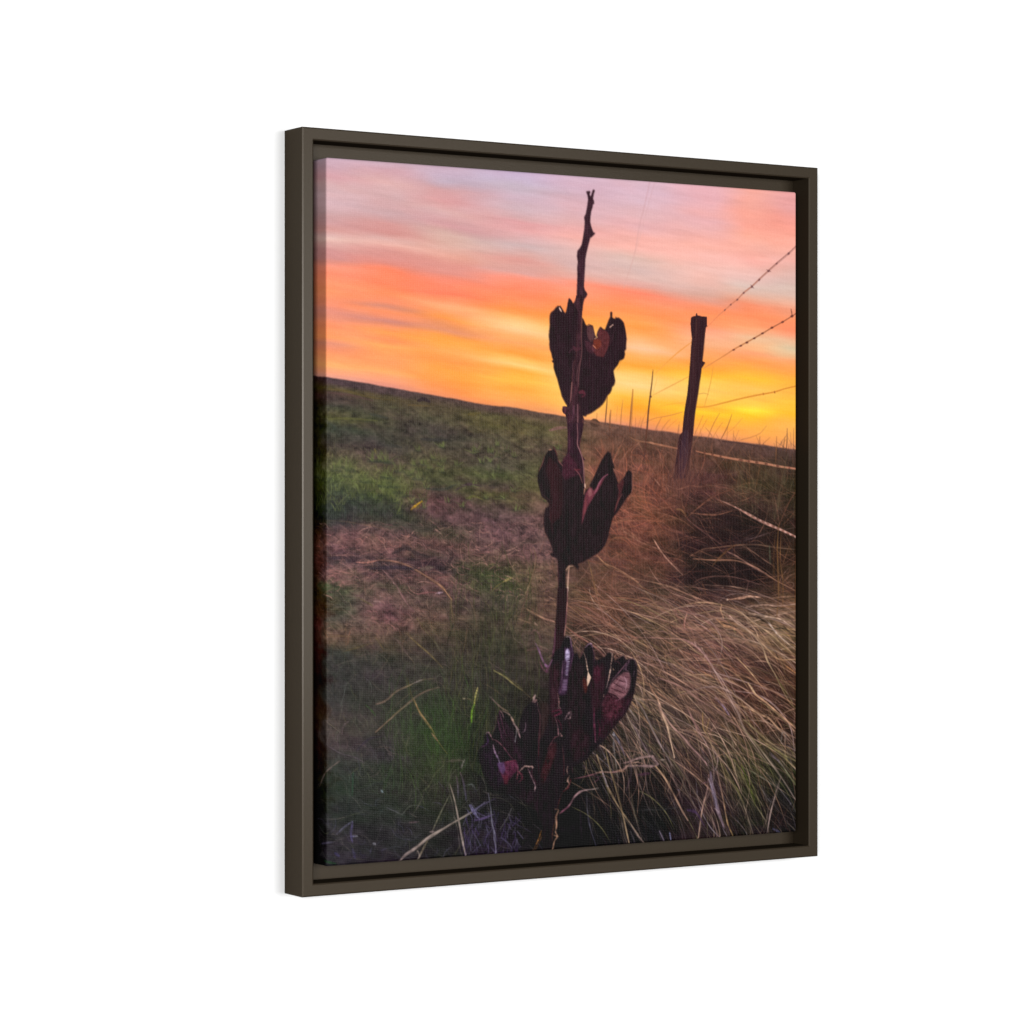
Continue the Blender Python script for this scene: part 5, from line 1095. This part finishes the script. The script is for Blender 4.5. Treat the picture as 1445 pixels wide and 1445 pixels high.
S(t11, [
 ([(1262, 706), (1330, 736)], 1.5, (56, 30, 38), 1.1), ([(1240, 744), (1318, 790)], 1.6, (54, 28, 36), 1.2), ([(1216, 786), (1330, 832)], 1.6, (54, 28, 36), 1.2),
 ([(1192, 828), (1248, 850), (1290, 886)], 2.2, (40, 22, 28), 1.6), ([(1312, 682), (1378, 700)], 1.3, (72, 42, 50), 1), ([(1326, 664), (1374, 676)], 1.1, (84, 52, 60), 1), ([(1320, 722), (1376, 760)], 1.1, (84, 52, 60), 1), ([(1290, 760), (1350, 800)], 1.1, (72, 42, 50), 1),
 ([(1228, 770), (1262, 742), (1300, 690)], 1.4, (176, 130, 136), 1.2, None, .6), ([(1330, 690), (1350, 740), (1340, 800)], 2, (186, 144, 156), 1.4, None, .55), ([(1250, 820), (1300, 846), (1340, 836)], 1.4, (164, 110, 116), 1.2, None, .5),
])
S(t11, [
 ([(1265, 712), (1330, 738)], 1.4, (58, 30, 38), 1.2), ([(1245, 745), (1310, 785)], 1.4, (58, 30, 38), 1.2), ([(1225, 790), (1330, 830)], 1.2, (62, 32, 40), 1.2),
 ([(1190, 830), (1250, 850), (1285, 888)], 1.8, (44, 22, 30), 1.4), ([(1320, 690), (1376, 704)], 1.2, (84, 50, 58), 1), ([(1310, 800), (1350, 830)], 1.2, (64, 34, 44), 1), ([(1335, 665), (1382, 730)], 1, (96, 60, 68), 1, None, .6),
 ([(1255, 895), (1290, 880), (1285, 860)], 1.6, (128, 78, 98), 1.2, None, .8),
 ([(1405, 536), (1362, 556), (1320, 610), (1270, 670), (1222, 730), (1196, 790)], 1.8, (132, 94, 110), 1.6, (118, 76, 88), .85),
 ([(1350, 580), (1330, 625)], 5, (104, 70, 92), 4, None, .7), ([(1370, 560), (1340, 620), (1360, 640)], 3, (124, 88, 106), 2, None, .6),
 ([(1390, 540), (1420, 552), (1436, 600)], 1.6, (118, 88, 92), 1.4, None, .7),
 ([(1416, 640), (1408, 690)], 2, (112, 84, 104), 1.6, None, .7),
 ([(1215, 486), (1228, 492), (1222, 560), (1214, 600)], 1.8, (150, 120, 106), 2, (190, 152, 134), .85), ([(1180, 484), (1224, 484)], 1.6, (140, 108, 100), 1.4, None, .7),
 ([(1214, 600), (1204, 680), (1196, 720)], 2.8, (214, 176, 156), 2.4, (190, 150, 140), .92), ([(1196, 720), (1180, 790)], 2, (190, 156, 152), 1.8, None, .9), ([(1160, 840), (1150, 865)], 2, (170, 130, 120), 1.6, None, .8),
 ([(1280, 545), (1310, 512), (1338, 525), (1342, 550)], 1.8, (110, 78, 80), 1.6, None, .75), ([(1238, 625), (1244, 632)], 2.6, (190, 150, 120), 2, None, .8),
 ([(1240, 560), (1280, 570), (1310, 600)], 2, (84, 52, 56), 1.6, None, .6),
 ([(1080, 960), (1075, 1060), (1080, 1180), (1085, 1250)], 4, (104, 44, 66), 3.4, (112, 56, 78), .75), ([(1078, 1240), (1090, 1252)], 3, (150, 104, 116), 2, None, .7),
 ([(1105, 1050), (1120, 1150), (1105, 1230)], 4, (78, 32, 48), 3, None, .6),
 ([(585, 412), (606, 470), (632, 540), (660, 590), (690, 604), (716, 545)], 4.2, (116, 84, 112), 4.4, (122, 82, 112), .85),
 ([(690, 604), (670, 640), (690, 650)], 6, (104, 60, 84), 4, None, .75), ([(612, 560), (640, 620), (670, 660)], 2.4, (112, 66, 80), 2, None, .7),
 ([(570, 410), (640, 440), (700, 470)], 2.2, (118, 90, 84), 2, None, .65), ([(738, 300), (730, 440), (718, 520)], 3, (104, 68, 84), 2.4, None, .7),
 ([(555, 872), (572, 850)], 4, (176, 140, 132), 2, None, .85), ([(548, 905), (590, 890)], 7, (150, 112, 110), 5, None, .75), ([(560, 890), (576, 845)], 5, (190, 158, 150), 3, None, .6),
 ([(588, 910), (604, 980), (616, 1050), (604, 1180), (604, 1340)], 1.8, (136, 98, 98), 1.6, (84, 46, 54), .8),
 ([(765, 830), (772, 900), (770, 960)], 2.4, (140, 100, 96), 2.4, (150, 108, 108), .8), ([(775, 945), (790, 960)], 3, (160, 116, 116), 2.4, None, .7),
 ([(725, 990), (780, 975), (790, 1000), (735, 1020)], 5, (96, 42, 60), 4, None, .8),
 ([(742, 1030), (762, 1100), (768, 1160), (775, 1190), (800, 1195)], 1.8, (132, 86, 96), 1.8, (160, 116, 116), .85), ([(788, 1170), (802, 1195)], 3, (176, 134, 128), 2.4, None, .75),
 ([(772, 1192), (735, 1215), (700, 1270), (680, 1310)], 1.8, (138, 84, 88), 1.5, (100, 52, 56), .8), ([(760, 1050), (790, 1100), (795, 1160)], 3, (74, 30, 46), 3, None, .6),
 ([(830, 1050), (845, 1020), (880, 985), (868, 1040), (850, 1050)], 3.2, (120, 92, 100), 2.4, (146, 118, 118), .85),
], husk=True)
fill(t11([(610, 900), (690, 920), (695, 1000), (680, 1090), (640, 1190), (615, 1220), (620, 1060)]), (50, 37, 36), .8, .4, 440, None, .3, .07, 6)
fill(t14([(755, 290), (722, 285), (690, 340), (660, 420), (630, 500), (620, 590), (640, 640), (662, 600), (695, 520), (735, 430), (752, 350)]), (56, 30, 33), .8, .7, 441, None, .3, .15, 6)
fill(t14([(262, 472), (318, 455), (398, 432), (418, 450), (432, 510), (384, 560), (342, 612), (300, 592), (268, 520)]), (86, 40, 60), .85, .6, 442, None, .35, .25, 3)
fill(t14([(300, 570), (345, 560), (340, 640), (310, 640)]), (84, 34, 42), .6, .3, 443, None, .3, .3, 2)
fill(t14([(250, 460), (310, 452), (320, 520), (300, 560), (268, 525)]), (84, 62, 98), .75, .3, 444, None, .4, .2, 1)
S(t14, [
 ([(270, 20), (285, 90), (310, 180), (340, 260)], 1.8, (104, 66, 84), 1.6, (74, 42, 56), .8), ([(250, 60), (262, 120), (290, 240), (300, 300)], 2.6, (88, 54, 72), 2, None, .7), ([(246, 60), (232, 160), (205, 200)], 2.4, (80, 58, 60), 2, None, .7),
 ([(270, 8), (290, 40), (302, 78)], 2.6, (140, 108, 104), 2, (120, 92, 96), .8), ([(290, 10), (340, 40), (372, 72), (395, 120), (420, 170), (446, 242)], 2.2, (148, 118, 110), 3, (160, 128, 130), .9), ([(372, 78), (390, 110)], 3.4, (168, 134, 118), 2.6, None, .7),
 ([(415, 150), (415, 200), (398, 278)], 2, (140, 118, 116), 2.4, (148, 148, 152), .85), ([(400, 140), (430, 180), (440, 230)], 3, (158, 124, 132), 2.4, None, .6),
 ([(455, 205), (480, 190), (492, 150), (484, 118)], 1.8, (116, 92, 104), 1.6, None, .8), ([(480, 210), (500, 270)], 1.2, (74, 64, 66), 1, None, .6),
 ([(155, 210), (175, 200), (195, 228), (212, 265)], 2.6, (140, 108, 130), 2.2, (148, 108, 104), .85), ([(160, 220), (170, 280), (130, 320)], 3.4, (72, 50, 84), 2.4, None, .7), ([(100, 325), (140, 320), (155, 310)], 1.8, (92, 62, 86), 1.6, None, .6),
 ([(208, 250), (260, 280), (310, 330), (360, 400), (385, 425)], 2, (122, 84, 88), 1.8, (88, 46, 62), .8), ([(216, 305), (232, 370), (255, 420), (272, 465)], 2.8, (148, 116, 134), 3.6, (124, 104, 140), .9), ([(218, 310), (222, 340)], 3, (172, 140, 150), 2, None, .6),
 ([(255, 385), (275, 365)], 1.2, (104, 78, 98), 1, None, .6), ([(310, 460), (370, 445), (415, 438)], 2, (140, 66, 84), 1.8, None, .8),
 ([(428, 480), (424, 540), (415, 600)], 2.4, (146, 96, 110), 2, (128, 64, 72), .85), ([(430, 530), (455, 560), (460, 600), (430, 620)], 5, (100, 46, 58), 4, None, .7),
 ([(440, 528), (468, 498), (490, 482), (520, 496)], 2.4, (158, 122, 116), 2.4, (176, 144, 136), .9), ([(500, 490), (548, 492), (545, 505)], 3, (176, 140, 132), 2.6, None, .85),
 ([(515, 510), (540, 560), (555, 610), (574, 655), (570, 700)], 3.6, (136, 96, 104), 3.4, (150, 122, 130), .85), ([(545, 500), (550, 560), (590, 650)], 2, (92, 46, 60), 1.6, None, .6), ([(565, 690), (576, 660)], 3.4, (170, 140, 140), 2.4, None, .7),
 ([(610, 60), (612, 200), (602, 380), (604, 560)], 1.5, (100, 60, 60), 1.3, (78, 38, 42), .7),
 ([(800, 300), (815, 440), (820, 560)], 1.4, (84, 54, 54), 1.4, (104, 48, 50), .65),
 ([(852, 486), (840, 520), (850, 560)], 1.8, (150, 118, 104), 1.6, None, .8), ([(866, 570), (850, 610), (862, 640), (830, 690)], 2.6, (160, 120, 110), 2, (150, 104, 92), .85), ([(880, 595), (855, 660), (812, 705)], 3.4, (96, 40, 48), 2.4, None, .75), ([(840, 620), (858, 600)], 3, (190, 158, 144), 2.4, None, .7),
 ([(885, 490), (890, 540)], 2, (84, 50, 62), 1.6, None, .5), ([(980, 480), (1000, 500)], 3, (92, 70, 88), 2, None, .5),
 ([(900, 600), (1000, 575), (1080, 552), (1140, 540), (1220, 540), (1320, 520), (1380, 468), (1450, 448)], 2, (112, 66, 80), 4, (160, 128, 112), .92),
 ([(1090, 545), (1150, 538), (1220, 542)], 3, (160, 130, 112), 3, None, .7), ([(1270, 520), (1330, 530)], 5, (168, 126, 98), 4, None, .6), ([(1340, 490), (1450, 480)], 2.4, (150, 122, 110), 2.2, None, .75),
 ([(1040, 560), (1110, 590), (1060, 630)], 1.8, (96, 56, 72), 1.6, None, .65), ([(1150, 570), (1090, 580)], 2, (110, 70, 90), 1.6, None, .6),
 ([(780, 885), (830, 845), (870, 810), (910, 745), (960, 705), (1020, 682), (1060, 684), (1108, 676)], 3.6, (120, 72, 86), 3, (156, 142, 134), .95), ([(785, 880), (860, 825)], 4, (112, 62, 80), 3, None, .6),
 ([(800, 720), (780, 790), (762, 850)], 2, (92, 44, 44), 1.8, None, .6),
 ([(745, 850), (768, 860), (752, 920), (756, 990), (748, 1050), (765, 1085), (738, 1130), (722, 1200)], 2.6, (140, 104, 86), 3.4, (168, 128, 104), .92), ([(762, 870), (740, 940)], 3, (150, 108, 92), 2.2, None, .6), ([(735, 1075), (768, 1085)], 3.2, (180, 136, 106), 2.4, None, .7),
 ([(735, 960), (720, 1060), (722, 1130)], 2.4, (84, 56, 40), 2, None, .7),
 ([(628, 1035), (600, 1110), (556, 1205)], 2.2, (128, 84, 40), 2.2, (140, 96, 56), .9), ([(632, 1075), (600, 1150), (575, 1200)], 1.6, (112, 76, 44), 1.5, None, .7), ([(560, 980), (610, 1020), (628, 1040)], 1.6, (76, 66, 74), 1.4, None, .6),
 ([(600, 700), (590, 820), (600, 940)], 2, (56, 34, 46), 1.8, None, .5),
], husk=True)

IMG = IMG + R.normal(0, 1.6, A.shape)[..., None] + 2.2 * fbm(PX * .6, PY * .6, 501, 2)[..., None]
# ------------------------------------------------------------------ colour values -> reflectance of the inks
def lin(c):
    c = np.clip(c, 0, 255) / 255.0
    return np.where(c <= 0.04045, c / 12.92, ((c + 0.055) / 1.055) ** 2.4)
LIGHT = 1.46                          # light falling on the face
SHEEN = (0.0125 - 0.0065 * np.clip(A / CWID, 0, 1))[..., None]      # grey sheen of the coated canvas under the side lamp
INK = np.clip((lin(IMG) - SHEEN) / LIGHT, 0.0008, 0.92)

# ------------------------------------------------------------------ canvas mesh (rounded stretcher edges)
RND = 0.0016
def wrap(a, b):
    qx = np.clip(a, RND, CWID - RND); qy = np.clip(b, RND, CHEI - RND)
    ex, ey = a - qx, b - qy
    d = np.hypot(ex, ey) + 1e-12
    th = np.minimum(d / RND, math.pi / 2)
    dep = RND * (1 - np.cos(th)) + np.maximum(d - RND * math.pi / 2, 0)
    dep = np.minimum(dep, LEDGE - CW - 0.0002)
    x = qx + RND * np.sin(th) * ex / d; y = qy + RND * np.sin(th) * ey / d
    return x, y, dep
cx, cy, cd = wrap(A, B)
V = np.stack([CU0 + cx - W / 2, CW + cd - D, CV1 - cy + H / 2], -1).reshape(-1, 3)
idx = np.arange(NA * NB).reshape(NB, NA)
Q = np.stack([idx[:-1, :-1], idx[1:, :-1], idx[1:, 1:], idx[:-1, 1:]], -1)
qm = lambda m: (m[:-1, :-1] + m[1:, :-1] + m[1:, 1:] + m[:-1, 1:]) / 4
is_stalk = qm(MST) > 0.5
is_post = (qm(MPOST) > 0.5) & ~is_stalk

cm, nt, b = node_mat('printed_canvas')
nt.nodes.remove(b)
b = nt.nodes.new('ShaderNodeBsdfDiffuse'); sheen = nt.nodes.new('ShaderNodeBsdfGlossy')
sheen.inputs['Color'].default_value = (0.0040, 0.0040, 0.0040, 1); sheen.inputs['Roughness'].default_value = 0.30
ads = nt.nodes.new('ShaderNodeAddShader')
nt.links.new(b.outputs[0], ads.inputs[0]); nt.links.new(sheen.outputs[0], ads.inputs[1])
nt.links.new(ads.outputs[0], nt.nodes['Material Output'].inputs['Surface'])
at = nt.nodes.new('ShaderNodeAttribute'); at.attribute_name = 'ink'
tc = nt.nodes.new('ShaderNodeTexCoord')
sep = nt.nodes.new('ShaderNodeSeparateXYZ')
nt.links.new(tc.outputs['Object'], sep.inputs[0])
def thread(sock, pitch):
    m1 = nt.nodes.new('ShaderNodeMath'); m1.operation = 'MULTIPLY'; m1.inputs[1].default_value = 2 * math.pi / pitch
    m2 = nt.nodes.new('ShaderNodeMath'); m2.operation = 'SINE'
    nt.links.new(sock, m1.inputs[0]); nt.links.new(m1.outputs[0], m2.inputs[0])
    return m2.outputs[0]
add = nt.nodes.new('ShaderNodeMath'); add.operation = 'ADD'
nt.links.new(thread(sep.outputs['X'], 0.00150), add.inputs[0])
nt.links.new(thread(sep.outputs['Z'], 0.00130), add.inputs[1])
wv_ = nt.nodes.new('ShaderNodeMath'); wv_.operation = 'MULTIPLY_ADD'; wv_.inputs[1].default_value = 0.0016; wv_.inputs[2].default_value = 0.0006
nt.links.new(add.outputs[0], wv_.inputs[0])
mixv = nt.nodes.new('ShaderNodeVectorMath'); mixv.operation = 'ADD'
nt.links.new(at.outputs['Color'], mixv.inputs[0]); nt.links.new(wv_.outputs[0], mixv.inputs[1])
mx = nt.nodes.new('ShaderNodeVectorMath'); mx.operation = 'MAXIMUM'; mx.inputs[1].default_value = (0.0008, 0.0008, 0.0008)
nt.links.new(mixv.outputs[0], mx.inputs[0])
nt.links.new(mx.outputs[0], b.inputs['Color'])
bp = nt.nodes.new('ShaderNodeBump'); bp.inputs['Strength'].default_value = 0.10; bp.inputs['Distance'].default_value = 0.0002
nt.links.new(add.outputs[0], bp.inputs['Height'])
nt.links.new(bp.outputs['Normal'], b.inputs['Normal'])
nt.links.new(bp.outputs['Normal'], sheen.inputs['Normal'])

def sheet(name, faces, parent):
    used, inv = np.unique(faces.ravel(), return_inverse=True)
    o = mesh_obj(name, V[used], inv.reshape(-1, 4), cm, parent)
    ca = o.data.color_attributes.new('ink', 'FLOAT_COLOR', 'POINT')
    c = np.ones((len(used), 4), np.float32); c[:, :3] = INK.reshape(-1, 3)[used]
    ca.data.foreach_set('color', c.ravel())
    return o
canvas = sheet('canvas', Q[~is_stalk & ~is_post], pic)
sheet('printed_seed_stalk', Q[is_stalk], canvas)['label'] = 'dark dried seed stalk with split pods printed on the canvas'
sheet('printed_fence_post', Q[is_post], canvas)['label'] = 'leaning wooden fence post printed on the canvas'
